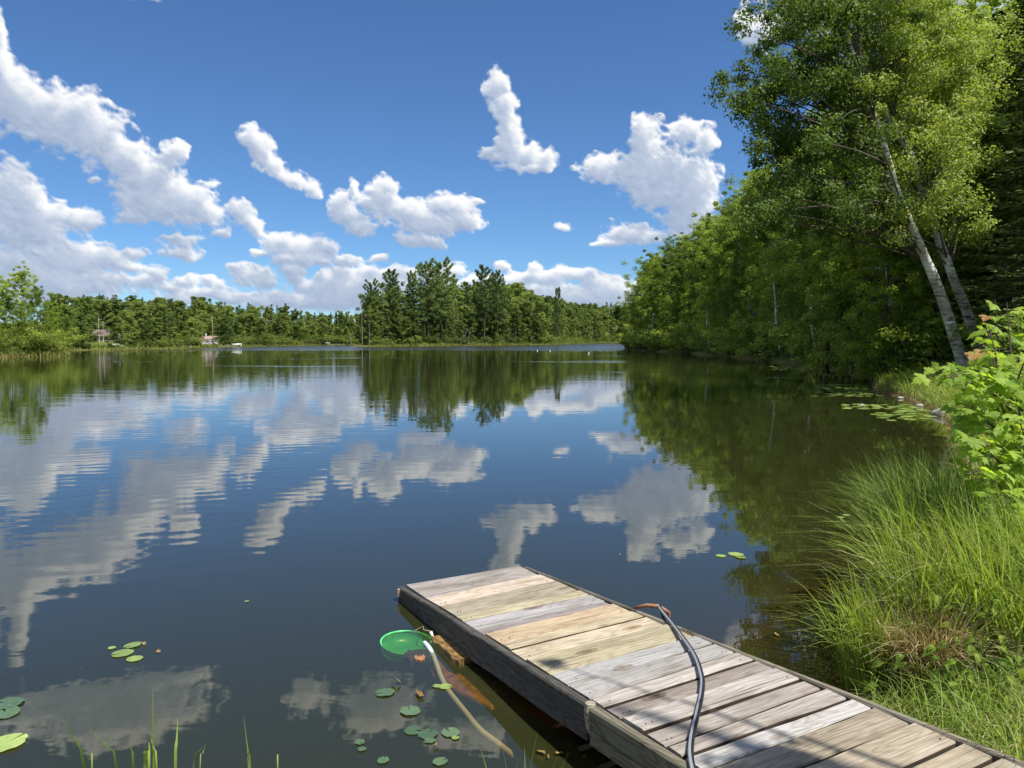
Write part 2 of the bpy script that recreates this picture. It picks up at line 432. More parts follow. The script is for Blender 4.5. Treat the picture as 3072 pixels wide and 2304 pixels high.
# ------------------------------------------------------------ sky dome with cumulus
CLOUDS = [  # x, y, half width, half height on the 2212 px wide photograph
 (-6,70,24,50),(-4,150,34,48),(20,200,55,60),(75,235,70,55),(130,262,70,58),(188,238,44,42),(215,300,68,58),(275,350,62,48),(335,398,70,46),(400,430,66,44),(445,455,44,34),(350,450,80,28),(300,430,45,24),
 (-60,200,80,90),(395,517,46,15),(392,547,46,14),(285,470,38,15),(20,395,60,48),(60,440,58,38),(130,462,60,26),(182,468,36,20),(75,505,95,34),(150,560,100,40),(60,470,60,40),
 (230,555,62,24),(290,577,42,10),(100,600,100,30),(20,575,60,42),(250,605,82,15),(318,612,26,18),(150,622,160,22),(-40,560,60,90),(-50,440,60,60),(-60,640,140,30),
 (382,330,28,26),(540,295,24,24),(570,322,30,26),(588,352,28,24),(630,388,38,20),(676,408,20,20),(550,312,22,20),
 (518,462,22,26),(552,490,26,20),(540,478,20,24),(610,525,40,24),(672,532,52,26),(650,560,64,16),(715,535,20,14),
 (735,440,24,26),(768,408,12,18),(752,462,36,18),(785,488,26,14),(829,398,26,18),(826,435,48,34),(872,455,50,22),(905,462,40,24),(930,485,72,18),(992,455,34,28),(955,440,28,24),(1010,478,30,16),
 (895,515,34,16),(932,526,30,16),(510,575,24,12),(545,592,36,22),(575,610,24,18),(592,640,14,10),
 (395,608,30,12),(440,625,60,12),(400,640,60,18),(490,640,36,14),(455,600,18,8),
 (655,615,30,16),(720,605,46,26),(690,650,100,20),(790,590,36,18),(780,625,60,34),(850,588,44,18),(905,588,34,14),(740,640,80,28),(950,600,40,20),
 (1075,180,26,26),(1088,232,30,36),(1102,285,30,36),(1120,330,56,24),(1182,345,30,20),(1148,362,48,12),(1060,325,22,12),
 (1400,298,34,40),(1478,280,26,36),(1520,305,24,30),(1295,362,42,22),(1375,365,55,44),(1450,375,70,48),(1505,410,46,48),(1470,470,46,44),(1500,450,40,60),(1420,410,60,40),
 (1335,500,34,22),(1400,512,48,13),(1310,522,36,7),(1370,505,40,18),(1216,490,22,11),
 (1130,598,46,16),(1185,596,48,22),(1240,592,34,16),(1290,606,44,18),(1210,640,130,26),(1330,630,60,30),(1090,640,80,30),
 (1612,48,20,34),(1650,60,40,40),(1960,-10,140,40),(2120,-20,120,50),(1800,60,40,40),
 (60,640,120,14),(420,600,24,12),(470,610,20,12),(340,600,20,12),(630,585,24,12),(580,650,40,16),(760,560,26,12),(800,580,20,14),(740,585,24,14),(690,600,20,14),(920,600,40,14),(980,580,24,14),(1040,600,26,12),(1080,570,16,10),(610,560,20,12),(560,545,18,9),(478,505,16,10),(300,545,26,14),(340,590,30,12),(372,618,22,9),(415,560,14,8),(520,640,30,12),(560,655,40,12),(610,650,34,16),(640,600,20,12),(700,570,24,9),(735,560,18,10),(820,560,24,8),(760,470,20,24),
 (800,620,40,24),(700,625,36,20),(860,620,40,20),(1030,440,14,10),(1110,610,24,14),(1010,610,26,14),(1160,575,18,12),(1275,585,24,14),(1390,260,14,18),(460,395,14,8),(210,390,18,8),
 (640,-70,44,34),(812,-96,78,50),(780,-120,60,40),(120,-95,210,46),(330,-40,90,26),(250,-130,160,40),(1000,-170,80,30),(1300,-140,60,20),(-160,100,100,80),(-250,300,160,80),(2400,200,140,80),
]
LP_ = 2212 / 3072.0
cl = []
for (u, v, ru, rv) in CLOUDS:
    x = (u / LP_ - CX) / F; y = -(v / LP_ - CY) / F
    dz = -math.sin(PITCH) + y * math.cos(PITCH); dy = math.cos(PITCH) + y * math.sin(PITCH)
    az = math.degrees(math.atan2(x, dy)); el = math.degrees(math.atan2(dz, math.hypot(x, dy)))
    ca = math.cos(math.radians(az))
    cl.append((az, el, ru / 29.0 * ca * ca / math.cos(math.radians(el)), rv / 29.0 * ca))
el_a = np.concatenate([np.arange(-3, 0, 0.5), np.arange(0, 33, 0.11), np.arange(33, 90.1, 1.5)])
az_a = np.concatenate([np.arange(-180, -42, 2.0), np.arange(-42, 42, 0.11), np.arange(42, 180, 2.0)])
EL, AZ = np.meshgrid(el_a, az_a, indexing='ij')
def cloud_density(AZ, EL):
    sc = 0.45 + 0.55 * sm(0, 22, EL)                # cumulus shrink towards the horizon
    wx = fbm(AZ / 2.6, EL / 2.2, 3, 31) * 0.55; wy = fbm(AZ / 2.6 + 40, EL / 2.2, 3, 37) * 0.45
    X = AZ + wx * (0.6 + sc); Y = EL + wy * (0.6 + sc)
    acc = np.zeros_like(AZ)
    for (a, e, ra, re_) in cl:
        m = (np.abs(X - a) < 2.6 * ra) & (np.abs(Y - e) < 2.6 * re_)
        if m.any():
            r2 = ((X[m] - a) / (ra * 1.0)) ** 2 + ((Y[m] - e) / (re_ * 1.0)) ** 2
            acc[m] += np.exp(-2.2 * r2)
    B = acc ** (1 / 2.2)
    outer = sm(40, 52, np.abs(AZ)) + sm(33, 42, EL)
    B = B + np.clip(outer, 0, 1) * (0.42 + 0.55 * fbm(AZ / 11, EL / 7, 3, 71))
    away = np.clip((np.hypot((AZ - math.degrees(SUN_AZ)) * np.cos(np.radians(EL)), EL - math.degrees(SUN_EL)) - 16) / 12, 0, 1)   # the sun stands in clear sky
    B = B * away - (1 - away)
    nb = fbm(AZ / 1.5, EL / 1.25, 6, 3, 0.55, billow=True) - 0.3
    nw = fbm(AZ / 3.0, EL / 2.2, 3, 55)
    nf = fbm(AZ / 0.8 + 7, EL / 0.62, 5, 13, 0.6)
    rag = np.clip(1.25 - B, 0.25, 1)
    return B - 0.34 + (0.62 + 0.30 * nw) * (nb - 0.10) * rag + 0.20 * nw + 0.42 * nf * rag - 0.6 * (1 - sm(0.03, 0.24, B))
D = cloud_density(AZ, EL)
# how much cloud lies towards the sun (up and to the right in this view)
T = np.clip(D, 0, 0.9)
tau = np.zeros_like(D)
from_i = np.arange(len(el_a)); 
for k in range(1, 12):
    st = 0.22 * k * (1 + 0.05 * k)
    e2 = EL + st * 0.80; a2 = AZ + st * 0.45
    fi = np.interp(e2[:, 0], el_a, np.arange(len(el_a))); fj = np.interp(a2[0], az_a, np.arange(len(az_a)))
    ii = np.clip(np.round(fi).astype(int), 0, len(el_a) - 1); jj = np.clip(np.round(fj).astype(int), 0, len(az_a) - 1)
    aj = AZ[0] + st * 0.45
    tau += T[np.ix_(ii, jj)] * 0.22
hgt = np.sqrt(T)
ge = np.gradient(hgt, axis=0) / np.maximum(np.gradient(el_a), 0.05)[:, None]
ga = np.gradient(hgt, axis=1) / np.maximum(np.gradient(az_a), 0.05)[None, :]
facet = -(ge * 0.8 + ga * 0.45)
det = fbm(AZ / 0.9, EL / 0.7, 5, 91, 0.6, billow=True)
LIT = np.exp(-2.0 * tau) * 0.80 + 0.25 * np.clip(facet, -1.0, 1.0) + 0.12 * det + 0.05
RD = 6000.0
ce = np.cos(np.radians(EL))
dv = np.stack([RD * ce * np.sin(np.radians(AZ)), RD * ce * np.cos(np.radians(AZ)), RD * np.sin(np.radians(EL))], -1).reshape(-1, 3)
ne, naz = EL.shape
i0, j0 = np.meshgrid(np.arange(ne - 1), np.arange(naz), indexing='ij')
q = np.stack([i0 * naz + j0, i0 * naz + (j0 + 1) % naz, (i0 + 1) * naz + (j0 + 1) % naz, (i0 + 1) * naz + j0], -1).reshape(-1, 4)
dome = mesh_from('sky', dv, q[:, ::-1], True, {'cloud_depth': D.ravel(), 'cloud_lit': LIT.ravel()})
def sky_mat():
    m, nt, out = new_mat('cumulus_sky')
    geo = N(nt, 'ShaderNodeNewGeometry')
    a1 = N(nt, 'ShaderNodeAttribute', attribute_name='cloud_depth'); a2 = N(nt, 'ShaderNodeAttribute', attribute_name='cloud_lit')
    nz = N(nt, 'ShaderNodeTexNoise', i_Scale=0.008, i_Detail=5.0, i_Roughness=0.66)
    nt.links.new(geo.outputs['Position'], nz.inputs['Vector'])
    nd = math_(nt, 'SUBTRACT', nz.outputs[0], 0.5)
    d = math_(nt, 'ADD', a1.outputs['Fac'], math_(nt, 'MULTIPLY', nd, 0.46))
    mr = N(nt, 'ShaderNodeMapRange', interpolation_type='SMOOTHSTEP')
    mr.inputs['From Min'].default_value = -0.10; mr.inputs['From Max'].default_value = 0.34
    nt.links.new(d, mr.inputs[0])
    l = math_(nt, 'ADD', a2.outputs['Fac'], math_(nt, 'MULTIPLY', nd, 0.5))
    cr = ramp(nt, l, [(0.02, (0.35, 0.43, 0.58)), (0.38, (0.50, 0.57, 0.69)), (0.66, (0.76, 0.79, 0.84)), (0.95, (0.97, 0.97, 0.96))])
    em = N(nt, 'ShaderNodeEmission'); nt.links.new(cr.outputs[0], em.inputs[0]); em.inputs[1].default_value = 0.78
    tr = N(nt, 'ShaderNodeBsdfTransparent')
    mx = N(nt, 'ShaderNodeMixShader')
    nt.links.new(math_(nt, 'MULTIPLY', mr.outputs[0], 0.96), mx.inputs[0]); nt.links.new(tr.outputs[0], mx.inputs[1]); nt.links.new(em.outputs[0], mx.inputs[2])
    nt.links.new(mx.outputs[0], out.inputs[0])
    m.cycles.emission_sampling = 'NONE'
    return m
s = link('sky', dome, sky_mat()); s['kind'] = 'structure'
# ------------------------------------------------------------ plant builders
def rot_basis(nrm, ang):
    """tangent frames for unit normals, spun by ang"""
    a = np.cross(nrm, np.array((0.0, 0.0, 1.0)) + 1e-4); l = np.linalg.norm(a, axis=1, keepdims=True)
    a = np.where(l > 1e-3, a / np.maximum(l, 1e-6), np.array((1.0, 0, 0)))
    b = np.cross(nrm, a)
    c, s = np.cos(ang)[:, None], np.sin(ang)[:, None]
    return a * c + b * s, -a * s + b * c
def leaf_cards(C, Nn, size, rg, aspect=0.62, shade=None, dirs=None):
    """pointed four-sided leaves slightly folded on the midrib; returns verts, quads, attribute v"""
    n = len(C); size = np.broadcast_to(size, (n,)) * rg.uniform(0.7, 1.25, n)
    Nn = Nn / (np.linalg.norm(Nn, axis=1, keepdims=True) + 1e-9)
    if dirs is None: t, b = rot_basis(Nn, rg.uniform(0, 2 * math.pi, n))
    else:
        t = dirs / (np.linalg.norm(dirs, axis=1, keepdims=True) + 1e-9); b = np.cross(Nn, t); b /= (np.linalg.norm(b, axis=1, keepdims=True) + 1e-9)
    s = size[:, None]
    v = np.stack([C - t * s * 0.5, C + b * s * aspect * 0.5 - t * s * 0.08, C + t * s * 0.5, C - b * s * aspect * 0.5 - t * s * 0.08], 1).reshape(-1, 3)
    f = np.arange(4 * n).reshape(n, 4)
    sh = rg.uniform(0, 1, n) if shade is None else np.clip(shade, 0, 1)
    return v, f, np.repeat(sh, 4)
def clump_leaves(centers, radii, per, rg, size, up=0.5, flat=0.7, tone=None, shell=0.5):
    """leaves scattered through flattened clumps, thicker towards their outside"""
    k = len(centers); idx = np.repeat(np.arange(k), per)
    d = rg.normal(size=(len(idx), 3)); d /= np.linalg.norm(d, axis=1, keepdims=True)
    r = rg.uniform(0, 1, len(idx)) ** shell
    off = d * r[:, None] * radii[idx][:, None]; off[:, 2] *= flat
    C = centers[idx] + off
    nn = rg.normal(size=(len(idx), 3)) * 0.42 + d * 0.85 + np.array((0, 0, up))
    tn = rg.uniform(-0.5, 0.5, k) if tone is None else tone
    return leaf_cards(C, nn, size, rg, shade=0.5 + 0.5 * tn[idx] + rg.uniform(-0.35, 0.35, len(idx)))

def make_broadleaf(rg, H=16.0, W=4.0, base=0.18, nclump=150, per=110, leaf=0.22, trunk_r=0.16, limbs=16, taper=1.0, droop=0.0, sides=7, limb_r=0.4, clump_r=0.2):
    """a trunk mesh and a crown mesh, base at the origin"""
    tb = MB()
    bend = np.cumsum(rg.normal(0, 0.10, (7, 2)), axis=0) * H / 16
    zz = np.linspace(-0.4, H * 0.93, 7)
    tp = spline(np.column_stack([bend - bend[0], zz]), 18)
    tb.tube(tp, np.linspace(trunk_r, trunk_r * 0.16, 18) * (1 + 0.5 * np.exp(-np.arange(18) * 1.5)), sides)
    cen, rad = [], []
    for i in range(limbs):
        h = base + (0.92 - base) * ((i + rg.uniform(0, 0.8)) / limbs)
        t = (h - base) / (1 - base)
        env = W * (math.sin(math.pi * min(1, (0.10 + 0.86 * t)) ** 0.85)) ** 0.65 * taper
        az = i * 2.4 + rg.uniform(-0.5, 0.5); L = env * rg.uniform(0.7, 1.12)
        p0 = tp[int(np.clip(h * 17 / 0.93, 0, 17))]
        rise = (0.55 + 0.6 * t) * L * rg.uniform(0.4, 0.8) - droop * L * 0.5
        end = p0 + np.array((math.cos(az) * L, math.sin(az) * L, rise))
        mid = (p0 + end) / 2 + np.array((0, 0, -0.06 * L if not droop else 0.16 * L)) + rg.normal(0, 0.08 * L, 3)
        lp = spline([p0, mid, end], 8)
        tb.tube(lp, np.linspace(trunk_r * limb_r * (1 - t * 0.5), trunk_r * 0.06, 8), 4, False)
        nsub = max(2, int(nclump / limbs))
        for k in range(nsub):
            u = rg.uniform(0.30, 1.05); q = lp[int(min(7, u * 7))]
            o = rg.normal(0, 1, 3) * np.array((0.22, 0.22, 0.17)) * L * (0.5 + u * 0.6)
            e = q + o
            if k % 2 == 0: tb.tube(spline([q, (q + e) / 2 + rg.normal(0, .03 * L, 3), e], 4), np.linspace(trunk_r * 0.10, trunk_r * 0.03, 4), 3, False)
            cen.append(e); rad.append(W * clump_r * rg.uniform(0.5, 1.2))
    for k in range(int(nclump * 0.14)):
        cen.append(tp[rg.integers(13, 18)] + rg.normal(0, 1, 3) * np.array((W * 0.2, W * 0.2, H * 0.05)) + np.array((0, 0, H * 0.02))); rad.append(W * clump_r * 0.75 * rg.uniform(0.6, 1.1))
    cen = np.array(cen); rad = np.array(rad)
    v, f, a = clump_leaves(cen, rad, per, rg, leaf)
    return tb.mesh('trunk', True), mesh_from('crown', v, f, False, {'v': a})

def make_spruce(rg, H=15.0, W=2.6, whorls=34, per=8, seg=9, leaf=0.34, trunk_r=0.16, bare=0.06, aspect=0.3, dead=0.0, gap=0.0):
    tb = MB(); tb.tube([(0, 0, -0.4), (rg.normal(0, .05), 0, H * 0.5), (0, 0, H)], [trunk_r, trunk_r * 0.6, 0.01], 6)
    C, Nn, Dr, S = [], [], [], []
    for i in range(whorls):
        t = (i + 0.5) / whorls; z = H * (bare + (1 - bare) * t ** 0.95)
        L0 = W * (1 - t) ** 0.72 + 0.12
        for j in range(per):
            if rg.uniform() < gap: continue
            az = rg.uniform(0, 2 * math.pi); L = L0 * rg.uniform(0.55, 1.12)
            dr = np.array((math.cos(az), math.sin(az), 0)); sd = np.array((-dr[1], dr[0], 0))
            droop = (0.32 - 0.45 * t) * L
            e = np.array((0, 0, z)) + dr * L + np.array((0, 0, -droop + 0.08 * L))
            tb.tube([(0, 0, z), np.array((0, 0, z)) + dr * L * 0.6 + np.array((0, 0, -droop * 0.9)), e], [0.02 + L * 0.008, 0.012, 0.004], 3, False)
            tone = rg.uniform(0, 1)
            for k in range(seg):
                u = (k + rg.uniform(0.2, 1)) / seg
                p = np.array((0, 0, z)) + dr * L * u + np.array((0, 0, -droop * min(1, u * 1.4) + 0.08 * L * u ** 3))
                wd = L * 0.34 * (1 - 0.75 * u) + 0.10
                for s_ in (-1, 0, 1):
                    if s_ == 0 and k % 2: continue
                    o = sd * s_ * wd * rg.uniform(0.3, 1.0)
                    C.append(p + o + rg.normal(0, 0.03, 3)); Dr.append(dr * 0.75 + sd * s_ * 0.9 + np.array((0, 0, rg.uniform(-0.45, 0.05))))
                    Nn.append(np.array((0, 0, 1)) + rg.normal(0, 0.45, 3)); S.append(tone * 0.5 + u * 0.35 + rg.uniform(-.1, .25))
    C, Nn, Dr, S = map(np.array, (C, Nn, Dr, S))
    v, f, a = leaf_cards(C, Nn, leaf, rg, aspect=aspect, shade=S, dirs=Dr)
    return tb.mesh('trunk', True), mesh_from('crown', v, f, False, {'v': a})

def make_pine(rg, H=21.0, W=3.6, nb=46, trunk_r=0.26, tuft=16, leaf=0.55, base=0.3):
    """eastern white pine: open layered plates with upswept tips"""
    tb = MB(); tp = spline([(0, 0, -0.4), (rg.normal(0, .2), rg.normal(0, .2), H * .5), (rg.normal(0, .3), 0, H)], 14)
    tb.tube(tp, np.linspace(trunk_r, 0.03, 14), 6)
    C, Nn, Dr, S = [], [], [], []
    for i in range(nb):
        t = (i + rg.uniform(0, 0.7)) / nb; h = base + (1 - base) * t; p0 = tp[int(min(13, h * 13))]
        az = i * 2.4 + rg.uniform(-.6, .6); L = W * (0.35 + 0.75 * math.sin(math.pi * (0.12 + 0.78 * (1 - t)))) * rg.uniform(0.55, 1.1) * (1 - 0.45 * t)
        p0 = p0 * np.array((1, 1, 0)) + np.array((0, 0, H * h))
        dr = np.array((math.cos(az), math.sin(az), 0))
        rise = L * (0.02 + 0.75 * t) 
        e = p0 + dr * L + np.array((0, 0, rise))
        bp = spline([p0, p0 + dr * L * 0.55 + np.array((0, 0, rise * 0.35)), e], 8)
        tb.tube(bp, np.linspace(0.05, 0.012, 8), 3, False); tone = rg.uniform(0, 1)
        for k in range(2, 8):
            for m_ in range(2):
                q = bp[k] + rg.normal(0, 1, 3) * np.array((0.15, 0.15, 0.03)) * L * 0.6
                nt_ = tuft
                d = rg.normal(size=(nt_, 3)) * 0.75 + dr * 0.5 + np.array((0, 0, 0.62)); d /= np.linalg.norm(d, axis=1, keepdims=True)
                C.append(q + d * leaf * 0.5); Dr.append(d); Nn.append(rg.normal(size=(nt_, 3)) + np.array((0, 0, .6)))
                S.append(np.full(nt_, tone * 0.5) + rg.uniform(0, 0.5, nt_))
    C, Nn, Dr = map(np.vstack, (C, Nn, Dr)); S = np.concatenate(S)
    v, f, a = leaf_cards(C, Nn, leaf, rg, aspect=0.22, shade=S, dirs=Dr)
    return tb.mesh('trunk', True), mesh_from('crown', v, f, False, {'v': a})

def make_shrub(rg, H=2.4, W=1.6, stems=9, per=60, ncl=34, leaf=0.09):
    tb = MB(); cen, rad = [], []
    for i in range(stems):
        az = rg.uniform(0, 6.28); L = W * rg.uniform(0.3, 1)
        e = np.array((math.cos(az) * L, math.sin(az) * L, H * rg.uniform(0.5, 1.0) * (1.1 - 0.45 * L / W)))
        p = spline([(0.1 * math.cos(az), 0.1 * math.sin(az), -0.15), e * np.array((0.4, 0.4, 0.6)), e], 7)
        tb.tube(p, np.linspace(0.025, 0.006, 7), 4, False)
        for k in range(max(2, ncl // stems)):
            cen.append(p[rg.integers(2, 7)] + rg.normal(0, 0.13, 3) * W); rad.append(W * rg.uniform(0.14, 0.3))
    cen = np.array(cen); cen[:, 2] = np.maximum(cen[:, 2], 0.1)
    v, f, a = clump_leaves(cen, np.array(rad), per, rg, leaf)
    return tb.mesh('stems', True), mesh_from('foliage', v, f, False, {'v': a})

G = lambda s: np.random.default_rng(s)
KIND = {}
for i in range(4):
    KIND[f'mid{i}'] = make_broadleaf(G(100 + i), 16, [4.2, 3.6, 4.6, 3.8][i], [0.10, 0.16, 0.08, 0.2][i], 190, 95, 0.21, 0.17, 20, limb_r=0.4, clump_r=0.19)
for i in range(2):
    KIND[f'birchy{i}'] = make_broadleaf(G(120 + i), 16, [2.9, 3.2][i], [0.18, 0.24][i], 150, 85, 0.15, 0.12, 20, droop=0.2, clump_r=0.22)
for i in range(4):
    KIND[f'far{i}'] = make_broadleaf(G(140 + i), 14, [3.7, 4.2, 3.3, 4.6][i], [0.03, 0.06, 0.10, 0.03][i], 130, 75, 0.42, 0.16, 14, sides=4, clump_r=0.24)
for i in range(3):
    KIND[f'farspruce{i}'] = make_spruce(G(160 + i), 14, [2.3, 2.7, 1.9][i], 26, 8, 6, 0.7, 0.15, 0.04, 0.45)
for i in range(3):
    KIND[f'pine{i}'] = make_pine(G(180 + i), 21, [5.4, 4.6, 5.8][i], [42, 38, 48][i], tuft=26, leaf=0.62)
for i in range(2):
    KIND[f'cedar{i}'] = make_spruce(G(190 + i), 10, [2.0, 2.4][i], 26, 7, 6, 0.42, 0.14, 0.16, 0.5, gap=0.15)
KIND['spruce_big'] = make_spruce(G(170), 17, 3.7, 46, 11, 15, 0.30, 0.2, 0.02, 0.34)
KIND['spruce_big2'] = make_spruce(G(171), 15, 3.2, 42, 11, 13, 0.30, 0.18, 0.04, 0.34)
for i in range(3): KIND[f'shrub{i}'] = make_shrub(G(200 + i), [2.4, 3.2, 1.8][i], [1.5, 1.8, 1.4][i], 10, 60, 46, 0.11)
TREE_H = {'mid': 16, 'birchy': 16, 'far': 14, 'farspruce': 14, 'pine': 21, 'cedar': 10, 'spruce_big': 17, 'shrub': 2.4}

def plant(name, kind, x, y, h, mat, bark, label, cat, group, w=1.0, rz=None, parts=('trunk', 'crown'), h0=None, z=None):
    tm, cm = KIND[kind]
    key = kind.rstrip('0123456789')
    h0 = h0 or {'shrub0': 2.4, 'shrub1': 3.2, 'shrub2': 1.8, 'spruce_big2': 15, 'spruce_big': 17}.get(kind) or TREE_H[key]
    s = h / h0
    e = empty(name, (x, y, (gz(x, y) if z is None else z)), label, cat, group, random.uniform(0, 6.28) if rz is None else rz, (s * w, s * w, s))
    for nm, me, mt in ((parts[0], tm, bark), (parts[1], cm, mat)):
        o = bpy.data.objects.new(nm, me); COL.objects.link(o); o.parent = e
        if len(me.materials) == 0: me.materials.append(mt)
        elif me.materials[0] != mt:
            o.material_slots[0].link = 'OBJECT'; o.material_slots[0].material = mt
    return e

def along(poly, step, jit=0.3):
    out = []
    poly = np.array(poly, float); acc = 0.0; nxt = step * 0.5
    for a, b in zip(poly[:-1], poly[1:]):
        L = np.hypot(*(b - a)); d = (b - a) / L
        while nxt <= acc + L:
            p = a + d * (nxt - acc); out.append((p[0], p[1], -d[1], d[0])); nxt += step * random.uniform(1 - jit, 1 + jit)
        acc += L
    return out
def px_of(x, y): return CX + F * x / (y * math.cos(PITCH) + 1e-9)
def top_h(prof, x, y, z):
    """tree height so that its tip reaches the skyline measured in the photograph"""
    px = px_of(x, y); ty = np.interp(px, [p[0] for p in prof], [p[1] for p in prof])
    return CAM_H + (HORIZON - ty) * y / F * 1.0 - z

def spot(px, marks):
    for lim, txt in marks:
        if px < lim: return txt
    return marks[-1][1]
SPOT_L = [(262, 'left of the brown-roofed cabin'), (345, 'behind the brown-roofed cabin'), (420, 'just right of the brown-roofed cabin'), (500, 'between cabin and cottage'),
          (590, 'just left of the white cottage'), (670, 'behind the white cottage'), (760, 'by the white boat'), (850, 'by the white dead tree'), (950, 'above the red boat shed'), (9999, 'by the gap before the headland')]
SPOT_M = [(1160, 'under the leftmost pines'), (1255, 'right of the leftmost pines'), (1360, 'below the tallest pair of pines'), (1440, 'between the tall pines'), (1520, 'below the central pine pair'),
          (1620, 'right of the central pines'), (1720, 'beside the lone pine tip'), (9999, 'on the low right end')]
SPOT_R = [(1950, 'at the far tip'), (2060, 'just before the far tip'), (2200, 'in the far half'), (2350, 'in the middle stretch'), (2550, 'left of the leaning birches'), (2800, 'behind the leaning birches'), (9999, 'right of the leaning birches')]
def size_word(h): return 'small ' if h < 7 else ('mid-sized ' if h < 9.5 else ('tall ' if h < 13 else 'very tall '))
def rowword(row, n): return 'front row' if row == 0 else ('second row' if row == 1 else ('deep inside' if row < n - 2 else 'skyline row'))
# ---- far forest, left of the headland
PROF_L = [(0,868),(130,872),(200,885),(330,890),(420,892),(500,905),(545,897),(600,893),(640,905),(700,918),(790,912),(830,915),(880,915),(900,925),(950,940),(1000,930),(1030,928),(1060,942),(1150,940)]
shoreL = [(-76,122),(-67,132),(-63,150),(-65,168),(-63.4,175),(-63,190),(-63,212),(-57,225),(-50,240),(-45,262),(-36,262),(-25,262)]
cnt = 0
for row, (off, step) in enumerate([(3.0, 3.8), (8, 3.8), (14, 4.0), (21, 4.2), (30, 4.4), (42, 4.6), (58, 5), (78, 5.5), (100, 6)]):
    for (x, y, nx, ny) in along(shoreL[::-1], step):
        o = off * random.uniform(0.75, 1.25)
        X, Y = x + nx * -o, y + ny * -o
        if lake_dist(np.array([X]), np.array([Y]))[0] < 2: X, Y = x + nx * o, y + ny * o
        if lake_dist(np.array([X]), np.array([Y]))[0] < 2.2: continue
        px = px_of(X, Y)
        if px < 170 or px > 1120: continue
        if row < 4 and (250 < px < 345 or 590 < px < 662): continue     # the clearings with the cabin and the cottage
        if row == 0 and (350 < px < 400 or 668 < px < 1000) and random.random() < 0.75: continue
        z = gz(X, Y); top = top_h(PROF_L, X, Y, z)
        h = top * random.uniform(0.86, 1.03) if row >= 4 else top * random.uniform(0.5, 0.88) * (0.75 if row == 0 else 1)
        h = float(np.clip(h, 4, 18))
        if random.random() < 0.42:
            k = f'farspruce{random.randrange(3)}'; plant('spruce_tree', k, X, Y, h * 1.05, M['leaf_spruce'], M['bark'], size_word(h) + 'pointed spruce ' + spot(px, SPOT_L) + ', ' + rowword(row, 9), 'tree', 'spruces in the far left forest', w=random.uniform(0.8, 1.1))
        else:
            k = f'far{random.randrange(4)}'; plant('broadleaf_tree', k, X, Y, h, M['leaf_far'], M['bark'], size_word(h) + 'round-crowned tree ' + spot(px, SPOT_L) + ', ' + rowword(row, 9), 'tree', 'broadleaf trees in the far left forest', w=random.uniform(0.95, 1.25))
        cnt += 1
print('far left', cnt)
# ---- wooded headland in the middle
PROF_M = [(1075,930),(1090,905),(1120,870),(1175,850),(1250,850),(1300,845),(1360,843),(1420,852),(1500,845),(1550,855),(1600,875),(1650,888),(1700,903),(1800,908),(1861,910),(2000,915)]
shoreM = [(-36,194),(-33,195),(-25,203),(-18,213),(-8,225),(2,237),(12.5,253),(20,291),(30,337),(44,371),(57,404)]
cnt = 0
for row, (off, step) in enumerate([(2.5, 3.8), (6, 4.2), (11, 4.6), (18, 5), (27, 6), (40, 7)]):
    for (x, y, nx, ny) in along(shoreM, step * (1 if row < 4 else 1.1)):
        o = off * random.uniform(0.75, 1.25); X, Y = x + nx * o, y + ny * o
        if lake_dist(np.array([X]), np.array([Y]))[0] < 1.8: continue
        px = px_of(X, Y)
        if px < 1085 or px > 1960: continue
        z = gz(X, Y); top = top_h(PROF_M, X, Y, z)
        h = top * (random.uniform(0.9, 1.02) if row >= 3 else random.uniform(0.55, 0.9) * (0.7 if row == 0 else 1))
        h = float(np.clip(h, 3.5, 24)); r = random.random()
        if r < 0.28: plant('spruce_tree', f'farspruce{random.randrange(3)}', X, Y, h, M['leaf_spruce'], M['bark'], size_word(h) + 'spruce on the headland ' + spot(px, SPOT_M) + ', ' + rowword(row, 6), 'tree', 'spruces on the middle headland', w=random.uniform(0.8, 1.15))
        elif r < 0.42: plant('cedar_tree', f'cedar{random.randrange(2)}', X, Y, h * 0.85, M['leaf_pine'], M['bark'], size_word(h) + 'olive cedar on the headland ' + spot(px, SPOT_M) + ', ' + rowword(row, 6), 'tree', 'cedars on the middle headland', w=random.uniform(0.7, 0.9))
        else: plant('broadleaf_tree', f'far{random.randrange(4)}', X, Y, h, M['leaf_far'], M['bark'], size_word(h) + 'round tree on the headland ' + spot(px, SPOT_M) + ', ' + rowword(row, 6), 'tree', 'broadleaf trees on the middle headland', w=random.uniform(0.7, 1.0))
        cnt += 1
print('headland', cnt)
for (px, ty, Y, k, w, lab) in [
        (1118, 852, 200, 0, 0.85, 'outermost white pine at the left end of the headland'),
        (1176, 820, 204, 1, 0.95, 'second white pine from the left end of the headland'),
        (1235, 824, 212, 1, 0.6, 'slim white pine with a small open top between two larger headland pines'),
        (1285, 798, 210, 2, 0.95, 'white pine with upswept arms, left one of the tallest pair on the headland'),
        (1325, 794, 214, 0, 1.0, 'tallest white pine on the headland, right one of the tallest pair'),
        (1452, 808, 228, 1, 0.9, 'pointed white pine in the centre of the headland, tallest right of the gap'),
        (1492, 824, 232, 2, 0.7, 'open-topped white pine just right of the central headland pine'),
        (1672, 870, 262, 1, 0.5, 'small lone white pine tip over the low right end of the headland')]:
    x = (px - CX) * Y / F; z = gz(x, Y); h = CAM_H + (HORIZON - ty) * Y / F - z
    plant('white_pine', f'pine{k}', x, Y, h, M['leaf_pine'], M['bark'], lab, 'pine tree', 'tall white pines on the headland', w=w)
